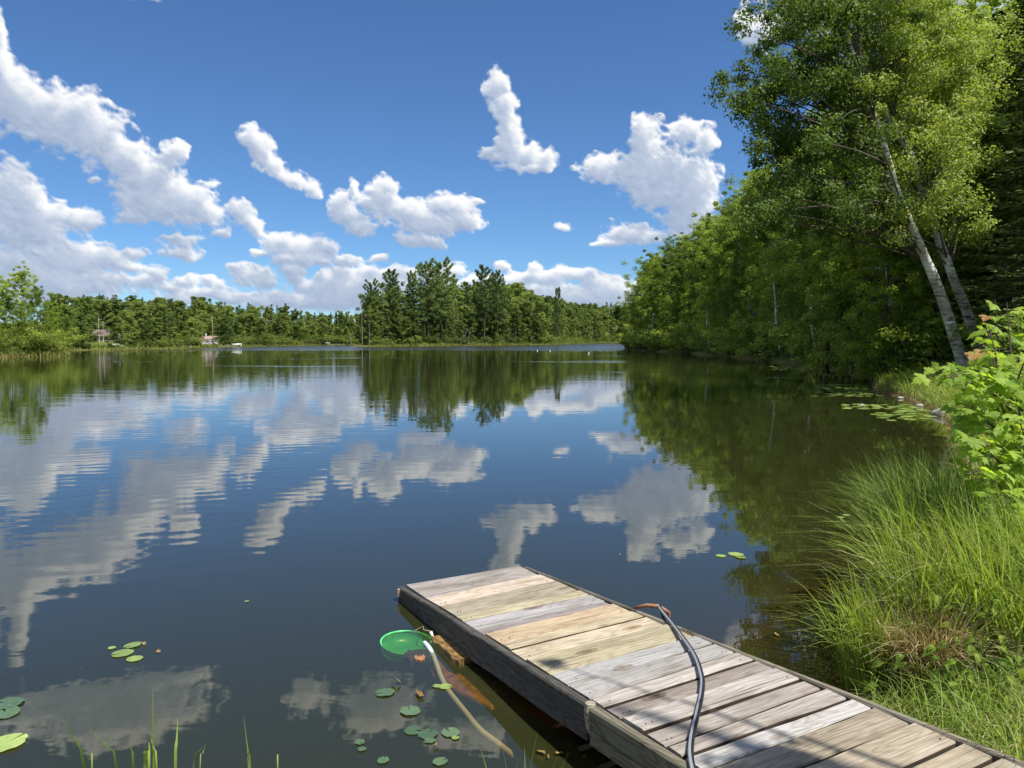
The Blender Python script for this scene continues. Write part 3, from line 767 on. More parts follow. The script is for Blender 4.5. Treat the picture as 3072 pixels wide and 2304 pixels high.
# ---- distant hill wood closing the view
cnt = 0
for (px, ty, Y) in [(p, t, y) for (p, t) in zip(range(1650, 1960, 13), np.interp(range(1650, 1960, 13), [1650, 1750, 1861, 1960], [905, 908, 909, 912])) for y in (430, 455)] + \
        [(p, np.interp(p, [900, 1000, 1080, 1150], [938, 934, 936, 940]), y) for p in range(930, 1140, 16) for y in (300, 330)]:
    Y = Y + random.uniform(-8, 8); x = (px - CX) * Y / F; z = gz(x, Y); h = (CAM_H + (HORIZON - ty) * Y / F - z) * random.uniform(0.85, 1.02)
    if lake_dist(np.array([x]), np.array([Y]))[0] < 2: continue
    k = random.choice(['farspruce0', 'farspruce2', 'far0', 'far2', 'far1'])
    plant('forest_tree', k, x, Y, h, M['leaf_spruce'] if 'spruce' in k else M['leaf_far'], M['bark'], 'tree in the most distant wood behind the headland', 'tree', 'trees of the most distant wood', w=0.9)

# ---- promontory with big trees at the left edge
for (px, ty, Y, k, w, lab) in [
        (-60, 800, 84, 'mid0', 1.0, 'tree cut off by the left frame edge, only its right branches in view'),
        (22, 838, 90, 'mid3', 0.62, 'green tree at the left frame edge behind the promontory thicket'),
        (82, 798, 86, 'mid1', 0.72, 'tall tree with a rounded tuft at its top on the left promontory'),
        (118, 850, 82, 'mid2', 0.62, 'broad leafy tree right of the tufted tall tree on the left promontory'),
        (165, 905, 88, 'mid3', 0.62, 'yellowish green tree standing behind the tip of the left promontory'),
        (35, 880, 80, 'mid0', 0.8, 'lower dark green tree in the front of the left promontory'),
        (205, 940, 95, 'birchy0', 0.9, 'small rounded tree at the right tip of the left promontory'),
        (70, 925, 80, 'mid2', 0.7, 'short bushy tree at the waterside of the left promontory'),
        (150, 960, 84, 'mid1', 0.8, 'low leaning tree over the water at the promontory tip')]:
    x = (px - CX) * Y / F
    while lake_dist(np.array([x]), np.array([Y]))[0] < 1.0 and Y < 100: Y += 1.5; x = (px - CX) * Y / F
    z = gz(x, Y); h = CAM_H + (HORIZON - ty) * Y / F - z
    plant('broadleaf_tree', k, x, Y, h, M['leaf_lime'] if 'yellow' in lab else M['leaf_decid'], M['bark'], lab, 'tree', 'trees on the left promontory', w=w * 1.2)
for (x, y, nx, ny) in along([(-66,66),(-58,71),(-50.6,76),(-48.2,79),(-48,82),(-50,86),(-52.5,90),(-58,96),(-66,109)], 2.6):
    for o in (1.2, 3.4):
        X, Y = x - nx * o * 1, y - ny * o * 1
        if lake_dist(np.array([X]), np.array([Y]))[0] < 0.4: X, Y = x + nx * o, y + ny * o
        if px_of(X, Y) < -60 or lake_dist(np.array([X]), np.array([Y]))[0] < 0.4: continue
        plant('shrub', f'shrub{random.randrange(3)}', X, Y, random.uniform(2, 3.6), M['leaf_shrub'] if random.random() < .5 else M['leaf_decid'], M['bark'], ('waterside bush ' if o < 2 else 'bush behind the waterside ones ') + 'on the left promontory ' + spot(px_of(X, Y), [(0, 'outside the left frame edge'), (60, 'at the left frame edge'), (120, 'under the tufted tall tree'), (180, 'near the tip'), (9999, 'at the very tip')]), 'bush', 'bushes along the left promontory', w=1.3, parts=('stems', 'foliage'))

# ---- right shore forest
PROF_R = [(1835,800),(1861,780),(1875,768),(1900,775),(1950,745),(1986,733),(2040,700),(2111,655),(2170,600),(2222,542),(2290,480),(2347,417),(2450,330),(2600,200),(2800,60),(3072,-60),(3600,-150)]
shoreR = [(11.0,20.6),(11.9,23.6),(12.3,25.9),(14.5,31),(18.5,38),(20.7,45.4),(19.8,54),(20.6,62),(22.2,74),(21.7,86),(22.6,100),(20.6,118),(19.6,133),(20.4,141)]
cnt = 0
for row, (off, step) in enumerate([(2.2, 3.6), (5.5, 4.0), (10, 4.6), (15, 5.5), (22, 7)]):
    for (x, y, nx, ny) in along(shoreR, step):
        o = off * random.uniform(0.75, 1.25); X, Y = x - nx * -o, y - ny * -o
        if lake_dist(np.array([X]), np.array([Y]))[0] < 0.8: X, Y = x - nx * o, y - ny * o
        if lake_dist(np.array([X]), np.array([Y]))[0] < 0.8: continue
        px = px_of(X, Y)
        if px < 1840 or px > 3350: continue
        if Y < 27 and row < 2: continue
        z = gz(X, Y); top = top_h(PROF_R, X, Y, z)
        h = top * (random.uniform(0.86, 1.0) if row >= 1 else random.uniform(0.45, 0.8))
        h = float(np.clip(h, 4, 21)); r = random.random()
        if row == 0 and r < 0.75 or r < 0.25: plant('maple_tree', f'mid{random.randrange(4)}', X, Y, h, M['leaf_lime'], M['bark'], size_word(h) + 'yellow-green maple on the right shore ' + spot(px, SPOT_R) + ', ' + rowword(row, 5), 'tree', 'bright maples on the right shore', w=random.uniform(0.75, 1.0))
        elif r < 0.5: plant('birch_tree', f'birchy{random.randrange(2)}', X, Y, h, M['leaf_birch'], M['birch_bark'], size_word(h) + 'airy birch on the right shore ' + spot(px, SPOT_R) + ', ' + rowword(row, 5), 'tree', 'birches in the right shore forest', w=random.uniform(0.9, 1.2))
        elif r < 0.58 and row > 1: plant('spruce_tree', 'spruce_big', X, Y, h, M['leaf_spruce'], M['bark'], size_word(h) + 'dark spruce on the right shore ' + spot(px, SPOT_R) + ', ' + rowword(row, 5), 'tree', 'spruces in the right shore forest')
        else: plant('broadleaf_tree', f'mid{random.randrange(4)}', X, Y, h, M['leaf_decid'], M['bark'], size_word(h) + 'green tree on the right shore ' + spot(px, SPOT_R) + ', ' + rowword(row, 5), 'tree', 'broadleaf trees on the right shore', w=random.uniform(0.8, 1.05))
        cnt += 1
print('right', cnt)
cnt = 0
for off, step in ((0.7, 2.6), (2.4, 3.0)):
    for (x, y, nx, ny) in along(shoreR[3:], step):
        o = off * random.uniform(0.7, 1.3); X, Y = x + nx * -o, y + ny * -o
        if lake_dist(np.array([X]), np.array([Y]))[0] < 0.2: X, Y = x + nx * o, y + ny * o
        if lake_dist(np.array([X]), np.array([Y]))[0] < 0.2: continue
        r = random.random()
        plant('shrub', f'shrub{random.randrange(3)}', X, Y, random.uniform(1.6, 4.2), M['leaf_decid'] if r < .45 else (M['leaf_shrub'] if r < .8 else M['leaf_lime']), M['bark'], ('low ' if random.random() < .5 else 'rounded ') + ('leafy bush at the water ' if off < 1 else 'leafy bush behind the front ones ') + 'on the right shore ' + spot(px_of(X, Y), SPOT_R), 'bush', 'bushes along the right shore', w=1.25, parts=('stems', 'foliage'))
        cnt += 1
print('shrubs', cnt)
# ------------------------------------------------------------ the two leaning birches and the near right wood
def birch_near(name, trunk_px, radii, Y0, Y1, clumps, label, seed, leaf=0.10, per=240):
    rg = G(seed)
    base = depth_pt(*trunk_px[0], Y0); gzb = gz(base[0], Y0)
    P = [depth_pt(px, py, Y0 + (Y1 - Y0) * i / (len(trunk_px) - 1)) for i, (px, py) in enumerate(trunk_px)]
    P = [np.array((P[0][0] + 0.06, P[0][1], gzb - 0.4))] + P
    org = np.array((base[0], Y0, gzb))
    tp = spline(np.array(P) - org, 40)
    tb = MB(); rad = np.interp(np.linspace(0, 1, 40), np.linspace(0, 1, len(radii)), radii) * (1 + 0.03 * rg.normal(size=40))
    tb.tube(tp, rad, 12)
    cen, crad = [], []
    for (px, py, rx, ry, n) in clumps:
        for _ in range(n):
            a = rg.normal(0, 0.5, 2); a *= min(1, 1.15 / (np.linalg.norm(a) + 1e-6))
            Yc = (Y0 + Y1) / 2 + rg.normal(0, 1.5)
            c = depth_pt(px + a[0] * rx, py + a[1] * ry, Yc) - org
            cen.append(c); crad.append(rg.uniform(0.28, 0.7))
    cen = np.array(cen); lb = MB()
    # limbs reach from the trunk to groups of clumps
    for i in range(0, len(cen), 2):
        c = cen[i]; k = int(np.argmin(np.linalg.norm(tp[12:] - (c - np.array((0, 0, 0.75 * abs(c[0] - tp[20][0]) + 0.6))), axis=1))) + 12
        k = int(np.clip(k + rg.integers(-5, 6), 12, 38))
        p0 = tp[k]; mid = (p0 + c) / 2 + np.array((0, 0, 0.02 * np.linalg.norm(c - p0))) + rg.normal(0, 0.08, 3)
        L = np.linalg.norm(c - p0)
        lb.tube(spline([p0, mid, c], 8), np.linspace(min(0.04, 0.010 + 0.008 * L), 0.004, 8), 4, False)
    e = empty(name, org, label, 'birch tree', 'leaning birches on the near right bank')
    link('trunk', tb.mesh('trunk', True), M['birch_bark'], e)
    link('limbs', lb.mesh('limbs', True), M['bark'], e)
    v, f, a = clump_leaves(cen, np.array(crad), per, rg, leaf, up=0.25, flat=0.75, shell=0.6)
    link('crown', mesh_from('crown', v, f, False, {'v': a}), M['leaf_birch'], e)
    return e
birch_near('birch_tree', [(2890,1100),(2872,1040),(2841,940),(2805,840),(2762,745),(2722,655),(2689,578),(2668,500),(2653,448),(2630,370),(2603,311),(2575,220),(2545,120),(2510,20),(2480,-90)],
    [0.20,0.185,0.175,0.165,0.155,0.145,0.14,0.13,0.12,0.11,0.105,0.095,0.08,0.06,0.04,0.02], 24.5, 22.0,
    [(2430,110,190,150,50),(2300,260,120,110,18),(2480,250,160,110,40),(2560,20,220,110,60),(2420,-60,200,90,40),(2350,420,100,70,18),(2260,330,70,60,10),(2560,420,140,90,26),(2400,560,160,110,34),(2560,620,130,90,22),(2330,640,90,60,10)],
    'nearer of the two leaning white birches, its crown reaching farthest left over the water', 301)
birch_near('birch_tree', [(2938,1040),(2915,980),(2892,911),(2865,850),(2841,781),(2815,715),(2790,650),(2762,560),(2733,463),(2705,420),(2675,383),(2650,300),(2640,200),(2640,90),(2650,-40)],
    [0.17,0.16,0.15,0.145,0.14,0.13,0.125,0.115,0.11,0.10,0.095,0.08,0.065,0.05,0.035,0.02], 25.5, 23.5,
    [(2700,60,200,140,58),(2780,220,180,140,48),(2700,420,150,120,34),(2860,380,150,140,36),(2800,560,150,110,26),(2700,640,130,80,16),(2860,120,160,120,30),(2640,260,140,130,24),(2900,620,90,100,10)],
    'right one of the two leaning white birches, broken limb on its right side', 302)
# broken pale limb on the right birch, thin third trunk further left
def branchy(name, pts, rads, mat, label, cat, Y, seed, nb=6, group=None, spread=1.0):
    rg = G(seed); b = depth_pt(*pts[0], Y); P = np.array([depth_pt(px, py, Y) for px, py in pts]) - b
    tb = MB(); tp = spline(P, 20); tb.tube(tp, np.interp(np.linspace(0, 1, 20), np.linspace(0, 1, len(rads)), rads), 7)
    for k in range(nb):
        q = tp[rg.integers(6, 19)]; d = rg.normal(0, 1, 3) * spread; d[2] = abs(d[2]) * 0.5
        tb.tube(spline([q, q + d * 0.5 + rg.normal(0, .06, 3) * spread, q + d], 6), np.linspace(rads[-1] * 1.1 + 0.008, 0.004, 6), 4, False)
    o = link(name, tb.mesh(name, True), mat, None, tuple(b)); tag(o, label, cat, group); return o
branchy('dead_limb', [(2735,398),(2755,385),(2772,372),(2778,355),(2783,345)], [0.06, 0.05, 0.045, 0.04, 0.035], M['dead_wood'], 'short pale broken limb sticking out right of the two birches', 'dead branch', 24.2, 5, 2, spread=0.6)
branchy('grey_tree_trunk', [(2728,1060),(2712,1010),(2690,950),(2672,880),(2662,790),(2660,720),(2664,640)], [0.17, 0.15, 0.12, 0.10, 0.08, 0.06, 0.04], M['birch_bark'], 'slender grey leaning trunk with a split base, left of the two birches', 'tree trunk', 30, 6, 8, spread=0.7)

for i, (pts, r_, Y, lab) in enumerate([([(2245,900),(2252,925),(2262,950)], .05, 66, 'short pale dead stick leaning in the right shore foliage'), ([(2560,855),(2600,835),(2640,850),(2668,872)], .035, 31, 'pale dead branch reaching left from the slender grey trunk'),
        ([(2340,1050),(2330,980),(2326,900),(2318,820)], .09, 58, 'thin pale trunk showing between the right shore bushes'), ([(2130,1050),(2122,990),(2120,930)], .10, 84, 'thin pale trunk far along the right shore'), ([(1962,1048),(1958,1000),(1960,940)], .11, 118, 'grey leaning trunk near the far tip of the right shore'),
        ([(2455,1070),(2440,1010),(2432,940),(2438,860)], .08, 44, 'slim grey trunk standing left of the slender grey one')]):
    branchy('dead_limb' if 'stick' in lab or 'branch' in lab else 'grey_tree_trunk', pts, [r_, r_ * .8, r_ * .5], M['dead_wood'] if i < 2 else M['birch_bark'], lab, 'dead branch' if i < 2 else 'tree trunk', Y, 40 + i, 5, spread=.5)
rgp = random.Random(5)
near_list = [  # px, Y, skyline y, kind, material, label, category
 (2960, 29, 60, 'spruce_big', 'leaf_spruce', 'dark spruce right behind the right leaning birch', 1.0),
 (3060, 26.5, -60, 'spruce_big', 'leaf_spruce', 'tallest dark spruce, cut by the right edge of the photo', 1.1),
 (3140, 23, 40, 'spruce_big2', 'leaf_spruce', 'dark spruce outside the birches whose left boughs reach in at the right edge', 1.2),
 (3010, 33, 150, 'spruce_big2', 'leaf_spruce', 'dark spruce between and behind the two edge spruces', 1.1),
 (2860, 33, 330, 'spruce_big2', 'leaf_spruce', 'shorter dark spruce in the gap between birch trunks and edge spruces', 1.0),
 (2820, 33, 22, 'mid0', 'leaf_lime', 'tall sunlit yellow-green tree right behind the birch crowns', 0.95),
 (2930, 36, 5, 'mid1', 'leaf_decid', 'tall green tree reaching the top edge near the upper right corner', 1.0),
 (3040, 37, -30, 'mid3', 'leaf_decid', 'green tree filling the upper right corner of the photo', 1.0),
 (2700, 31, 70, 'mid2', 'leaf_lime', 'yellow-green tree directly behind the crossing birch trunks', 0.85),
 (2570, 34, 250, 'mid3', 'leaf_lime', 'bright maple left of the birch trunks, half height', 0.85),
 (2480, 36, 470, 'mid1', 'leaf_decid', 'lower dark green tree beneath the left birch crown', 0.9),
 (2650, 29, 640, 'mid0', 'leaf_lime', 'small lime maple under the birch crowns', 1.0),
 (2560, 33, 700, 'mid2', 'leaf_shrub', 'small yellowish tree by the slender grey trunk', 1.1),
 (2800, 28.5, 600, 'mid3', 'leaf_decid', 'small green tree in the shade between the birch trunks', 0.9),
 (2620, 40, 330, 'mid1', 'leaf_decid', 'green tree well behind the slender grey trunk', 1.0),
]
for (px, Y, ty, k, mt, lab, w) in near_list:
    x = (px - CX) * Y / F; z = gz(x, Y); h = CAM_H + (HORIZON - ty) * Y / F - z
    plant('spruce_tree' if 'spruce' in k else 'broadleaf_tree', k, x, Y, h, M[mt], M['bark'], lab, 'spruce' if 'spruce' in k else 'tree', 'trees behind the leaning birches', w=w)
for (px, Y, h, k, mt, lab, w) in [
 (2480, 46, 3.4, 'shrub1', 'leaf_decid', 'dark bush at the water left of the slender grey trunk', 1.3),
 (2560, 36, 3.6, 'shrub0', 'leaf_decid', 'dark bush below the slender grey trunk', 1.2),
 (2640, 31, 3.0, 'shrub1', 'leaf_shrub', 'yellow-green bush with small leaves right of the slender grey trunk', 1.2),
 (2590, 28.5, 1.5, 'shrub2', 'leaf_lime', 'low pale-leaved bush leaning over the lily pads', 1.2),
 (2740, 29, 3.0, 'shrub0', 'leaf_decid', 'dark bush left of the birch bases', 1.1),
 (2810, 28, 2.2, 'shrub2', 'leaf_decid', 'shaded bush behind the base of the left leaning birch', 1.2),
 (2990, 25.5, 2.2, 'shrub1', 'leaf_decid', 'shaded bush right of the right leaning birch', 1.3),
 (3080, 22, 2.4, 'shrub0', 'leaf_decid', 'shaded bush at the right edge below the spruces', 1.2),
 (2700, 33, 4.2, 'shrub1', 'leaf_shrub', 'taller bush deep in the shade between trunks', 1.1),
 (2400, 52, 3.4, 'shrub1', 'leaf_decid', 'dark bush overhanging the water beyond the lily pads', 1.3)]:
    x = (px - CX) * Y / F
    while lake_dist(np.array([x]), np.array([Y]))[0] < 0.3: x += 0.5
    plant('shrub', k, x, Y, h, M[mt], M['bark'], lab, 'bush', 'bushes behind the near right bank', w=w, parts=('stems', 'foliage'))

# dead trees, snags and pale stems on the far shores
def snag(px, y0, y1, Y, r, label, seed, lean=0, nb=5, mat='dead_wood', nm='dead_tree', group='bare dead trees on the far shores', sp=0.9):
    pts = [(px, y0), (px + lean * 0.3, y0 + (y1 - y0) * 0.35), (px + lean * 0.8, y0 + (y1 - y0) * 0.7), (px + lean, y1)]
    return branchy(nm, pts, [r, r * 0.8, r * 0.5, r * 0.25], M[mat], label, 'dead tree', Y, seed, nb, group, sp)
snag(1087, 1036, 918, 190, 0.11, 'tall bare dead trunk at the left end of the headland', 1, -2, 4)
snag(1108, 1037, 955, 191, 0.09, 'thinner dead trunk beside the leftmost headland pine', 2, 0, 5)
snag(795, 1030, 950, 208, 0.22, 'bleached dead tree with forked white branches right of the cottage', 3, 5, 8, sp=2.0)
snag(1405, 1036, 990, 214, 0.08, 'grey dead stem in the middle of the headland shore', 4, 3, 5)
snag(1380, 1037, 985, 212, 0.14, 'short leaning grey snag on the headland shore', 5, 22, 6, sp=1.4)
0 and snag(1448, 1036, 985, 222, 0.13, 'snag leaning right by the waterline under the central pines', 6, 14, 6, sp=1.4)
snag(1547, 1034, 988, 236, 0.09, 'pale upright stump stem right of the central pines', 7, 0, 2)
0 and snag(1240, 1037, 985, 201, 0.12, 'grey brushy snag at the headland waterline, left part', 8, 6, 9, sp=1.2)
0 and snag(1790, 1031, 975, 300, 0.15, 'thin leaning pale stem near the right end of the headland', 9, 16, 3)
snag(1052, 1036, 1000, 228, 0.14, 'small pale forked stem in the gap left of the headland', 10, 4, 3)
for i, (px, y1, Y, ln) in enumerate([(298, 950, 158, -3), (310, 965, 160, -1), (352, 985, 157, 6), (362, 985, 158, -4), (371, 990, 159, 4), (385, 985, 160, -2)]):
    snag(px, 1036, y1, Y, 0.10, ['pale birch stem in front of the cabin roof, left one', 'pale birch stem in front of the cabin roof, right one', 'leftmost of the white birch stems right of the cabin', 'second white birch stem right of the cabin', 'third white birch stem right of the cabin', 'rightmost white birch stem right of the cabin'][i], 20 + i, ln, 3, 'birch_bark', 'slender_birch', 'white birch stems by the cabin', 0.8)

# ------------------------------------------------------------ cabin, cottage, pole, boats on the far shore
M['roof_brown'] = simple_mat('brown_shingle_roof', (0.10, 0.075, 0.065), (0.19, 0.15, 0.13), 3, 0.9, 0.2, (1, 1, 6))
M['roof_rose'] = simple_mat('rose_brown_roof', (0.28, 0.18, 0.16), (0.38, 0.26, 0.23), 3, 0.8, 0.1)
M['siding_grey'] = simple_mat('weathered_siding', (0.22, 0.21, 0.19), (0.32, 0.30, 0.27), 2, 0.85, 0.1, (6, 1, 1))
M['white_paint'] = simple_mat('white_paint', (0.72, 0.72, 0.70), (0.82, 0.82, 0.80), 4, 0.55, 0.05)
M['glass_dark'] = simple_mat('window_glass', (0.02, 0.025, 0.03), (0.05, 0.06, 0.07), 1, 0.1, 0, spec=0.8)
M['deck_far'] = simple_mat('grey_deck', (0.30, 0.28, 0.25), (0.42, 0.40, 0.36), 6, 0.85, 0.1)
M['red_paint'] = simple_mat('faded_red_paint', (0.28, 0.05, 0.035), (0.40, 0.09, 0.06), 4, 0.6, 0.05)
def gable(name, loc, rz, Lx, Ly, hw, hr, over, wallm, roofm, label, cat):
    e = empty(name, loc, label, cat, None, rz)
    mb = MB(); x, y = Lx / 2, Ly / 2
    mb.add([(-x, -y, -1), (x, -y, -1), (x, y, -1), (-x, y, -1), (-x, -y, hw), (x, -y, hw), (x, y, hw), (-x, y, hw), (-x, 0, hw + hr), (x, 0, hw + hr)],
           [(0, 1, 5, 4), (2, 3, 7, 6), (1, 2, 6, 9, 5), (3, 0, 4, 8, 7)])
    link('wall', mb.mesh('wall'), wallm, e)
    sl_ = hr / y; t = 0.14
    for sgn in (-1, 1):
        mb = MB(); yo = y + over; zo = hw - over * sl_ + 0.04; xx = x + over; zr = hw + hr + 0.04
        a = [(-xx, sgn * yo, zo), (xx, sgn * yo, zo), (xx, 0, zr), (-xx, 0, zr)]
        mb.add(a + [(p[0], p[1], p[2] + t) for p in a], [(0, 1, 2, 3), (4, 5, 6, 7), (0, 1, 5, 4), (1, 2, 6, 5), (2, 3, 7, 6), (3, 0, 4, 7)])
        link('roof_slope', mb.mesh('roof_slope'), roofm, e)
    return e
def opening(parent, c, sz, axis='y'):
    fr = MB(); w_, h_ = sz
    def bx(cx, cz, sx, szz):
        if axis == 'y': fr.box((c[0] + cx, c[1] - 0.03, c[2] + cz), (sx, 0.08, szz))
        else: fr.box((c[0] - 0.03, c[1] + cx, c[2] + cz), (0.08, sx, szz))
    bx(0, h_ / 2, w_ + .12, .08); bx(0, -h_ / 2, w_ + .12, .08); bx(-w_ / 2, 0, .08, h_ - .09); bx(w_ / 2, 0, .08, h_ - .09); bx(0, 0, .06, h_ - .09)
    f = link('window', fr.mesh('window'), M['white_paint'], parent)
    g_ = MB(); g_.box((c[0], c[1] - 0.01, c[2]) if axis == 'y' else (c[0] - 0.01, c[1], c[2]), (w_, 0.02, h_) if axis == 'y' else (0.02, w_, h_))
    link('pane', g_.mesh('pane'), M['glass_dark'], f)
Yc = 172.0; xc = (300 - CX) * Yc / F
zb_ = CAM_H - (1031 - HORIZON) * Yc / F
cab = gable('cabin', (xc + 1.2, Yc + 3, zb_), 0.10, 8.6, 5.4, 1.75, 1.25, 0.5, M['siding_grey'], M['roof_brown'], 'grey cabin with a brown gable roof on the far left lawn', 'cabin')
for xw in (-2.9, -1.2, 0.6, 2.4): opening(cab, (xw, -2.71, 1.0), (1.0, 0.8))
opening(cab, (-4.31, -0.9, 0.9), (1.1, 1.0), 'x')
mb = MB(); mb.box((0, -3.9, -0.14), (9.4, 2.3, 0.14)); link('deck', mb.mesh('deck'), M['deck_far'], cab)
mb = MB()
for xp in np.linspace(-4.6, 4.6, 7): mb.box((xp, -4.95, 0.30), (0.09, 0.09, 0.72))
mb.box((0, -4.95, 0.70), (9.3, 0.11, 0.07)); link('railing', mb.mesh('railing'), M['deck_far'], cab)
mb = MB(); mb.box((1.6, 0.9, 3.1), (0.5, 0.5, 1.0)); link('chimney', mb.mesh('chimney'), M['siding_grey'], cab)
Yc = 196.0; xc = (627 - CX) * Yc / F; zb_ = CAM_H - (1031 - HORIZON) * Yc / F
cot = gable('cottage', (xc, Yc, zb_), -0.12, 5.2, 3.6, 1.15, 0.62, 0.3, M['white_paint'], M['roof_rose'], 'small white cottage with a rose-brown roof on the far shore', 'cottage')
opening(cot, (0.7, -1.81, 0.55), (0.8, 0.6)); opening(cot, (1.9, -1.81, 0.55), (0.5, 0.5)); opening(cot, (-1.5, -1.81, 0.6), (0.45, 0.45))
mb = MB(); mb.box((-0.9, 0.4, 2.15), (0.28, 0.28, 0.9)); link('chimney', mb.mesh('chimney'), M['white_paint'], cot)
mb = MB(); mb.box((0, -2.5, 0.05), (5.6, 0.9, 0.5)); link('deck', mb.mesh('deck'), M['white_paint'], cot)
Yp = 190.0; p = depth_pt(640, 1034, Yp); mb = MB(); mb.tube([(0, 0, -1), (-0.1, 0, 3.5), (-0.25, 0, 7.0)], [0.13, 0.11, 0.06], 8)
o = link('pole', mb.mesh('pole', True), M['dead_wood'], None, tuple(p)); tag(o, 'tall thin bare pole standing in front of the white cottage', 'pole')

def boat(name, px, py, Y, L, mat, label, cat, rz=0.0):
    x = (px - CX) * Y / F; z = max(gz(x, Y), 0.0)
    e = empty(name, (x, Y, z), label, cat, None, rz)
    n = 9; V, Fc = [], []
    for i in range(n):
        t = i / (n - 1); hw = 0.62 * (math.sin(math.pi * min(1, 0.22 + 0.78 * (1 - t))) ** 0.6 if t > 0.35 else 0.95); hw = max(hw, 0.02); xx = (t - 0.5) * L
        V += [(xx, -hw, 0.52 + 0.14 * t * t), (xx, -hw * 0.6, 0.03), (xx, hw * 0.6, 0.03), (xx, hw, 0.52 + 0.14 * t * t), (xx, hw * 0.9, 0.50 + .14 * t * t), (xx, hw * .5, .12), (xx, -hw * .5, .12), (xx, -hw * .9, .50 + .14 * t * t)]
    for i in range(n - 1):
        for j in range(8): Fc.append((i * 8 + j, i * 8 + (j + 1) % 8, (i + 1) * 8 + (j + 1) % 8, (i + 1) * 8 + j))
    Fc += [(0, 1, 2, 3, 4, 5, 6, 7), tuple((n - 1) * 8 + j for j in range(8))[::-1]]
    mb = MB(); mb.add(V, Fc); link('hull', mb.mesh('hull', True), mat, e)
    for sx in (-0.22, 0.12):
        mb = MB(); mb.box((sx * L, 0, 0.36), (0.25, 0.92, 0.05)); link('seat', mb.mesh('seat'), M['deck_far'], e)
    return e
boat('rowing_boat', 703, 1037, 178, 3.2, M['white_paint'], 'small white boat pulled up on the shore right of the cottage', 'boat', 0.1)
boat('rowing_boat', 352, 1046, 142, 2.1, M['white_paint'], 'white rowing boat lying on the lawn edge below the cabin', 'boat', -0.2)
boat('rowing_boat', 904, 1032, 226, 3.6, M['red_paint'], 'red boat on the far shore left of the headland', 'boat', 0.15)
boat('rowing_boat', 975, 1034, 232, 2.8, M['white_paint'], 'tiny white boat ashore in the gap left of the headland', 'boat', -0.1)
for i, (px, Y, L, lab) in enumerate([(690, 168, 3.4, 'low pale jetty in front of the white boat'), (1010, 226, 5.0, 'low grey jetty on posts in the gap left of the headland'), (560, 152, 2.2, 'short pale jetty left of the white cottage')]):
    x = (px - CX) * Y / F; e = empty('jetty', (x, Y, 0), lab, 'jetty', 'small jetties on the far shore', 0.1 * i)
    mb = MB(); mb.box((0, 0, 0.38), (L, 1.0, 0.09)); link('deck', mb.mesh('deck'), M['deck_far'], e)
    for sx in (-0.42, 0, 0.42):
        mb = MB(); mb.tube([(sx * L, -0.42, -0.8), (sx * L, -0.42, 0.62)], 0.05, 6); link('post', mb.mesh('post'), M['deck_far'], e)
# ------------------------------------------------------------ blades
def blades(B, H_, D_, K, Wd, rg, seg=5, tone=None, twist=0.6):
    """curved tapering grass blades. B base (n,3), H_ length, D_ lean direction angle, K bend, Wd width"""
    n = len(B); u = np.linspace(0, 1, seg + 1)[None, :, None]
    d = np.stack([np.cos(D_), np.sin(D_), np.zeros(n)], 1)[:, None, :]
    Hh = H_[:, None, None]; k = K[:, None, None]
    P = B[:, None, :] + d * (Hh * (0.12 * u + k * u ** 2.2)) + np.array((0, 0, 1.0)) * (Hh * (u - 0.62 * k * u ** 3.2))
    ang = D_ + math.pi / 2 + rg.normal(0, twist, n)
    s = np.stack([np.cos(ang), np.sin(ang), rg.normal(0, .15, n)], 1)[:, None, :]
    wv = Wd[:, None, None] * 0.5 * np.minimum(1, (1.02 - u) * 2.2) ** 0.8 * (0.7 + 0.3 * np.minimum(1, u * 4))
    V = np.stack([P - s * wv, P + s * wv], 2).reshape(-1, 3)
    m = (seg + 1) * 2; base = (np.arange(n) * m)[:, None]
    k_ = np.arange(seg)[None, :] * 2
    f = np.stack([base + k_, base + k_ + 1, base + k_ + 3, base + k_ + 2], -1).reshape(-1, 4)
    tn = rg.uniform(0, 1, n) if tone is None else tone
    return V, f, np.repeat(tn, m)
def blade_obj(name, B, H_, D_, K, Wd, rg, mat, parent=None, seg=5, twist=0.6, tone=None):
    v, f, a = blades(B, H_, D_, K, Wd, rg, seg, tone, twist)
    return link(name, mesh_from(name, v, f, False, {'v': a}), mat, parent)
def on_land(x, y, lo=-0.05):
    d = lake_dist(x, y); return d > lo

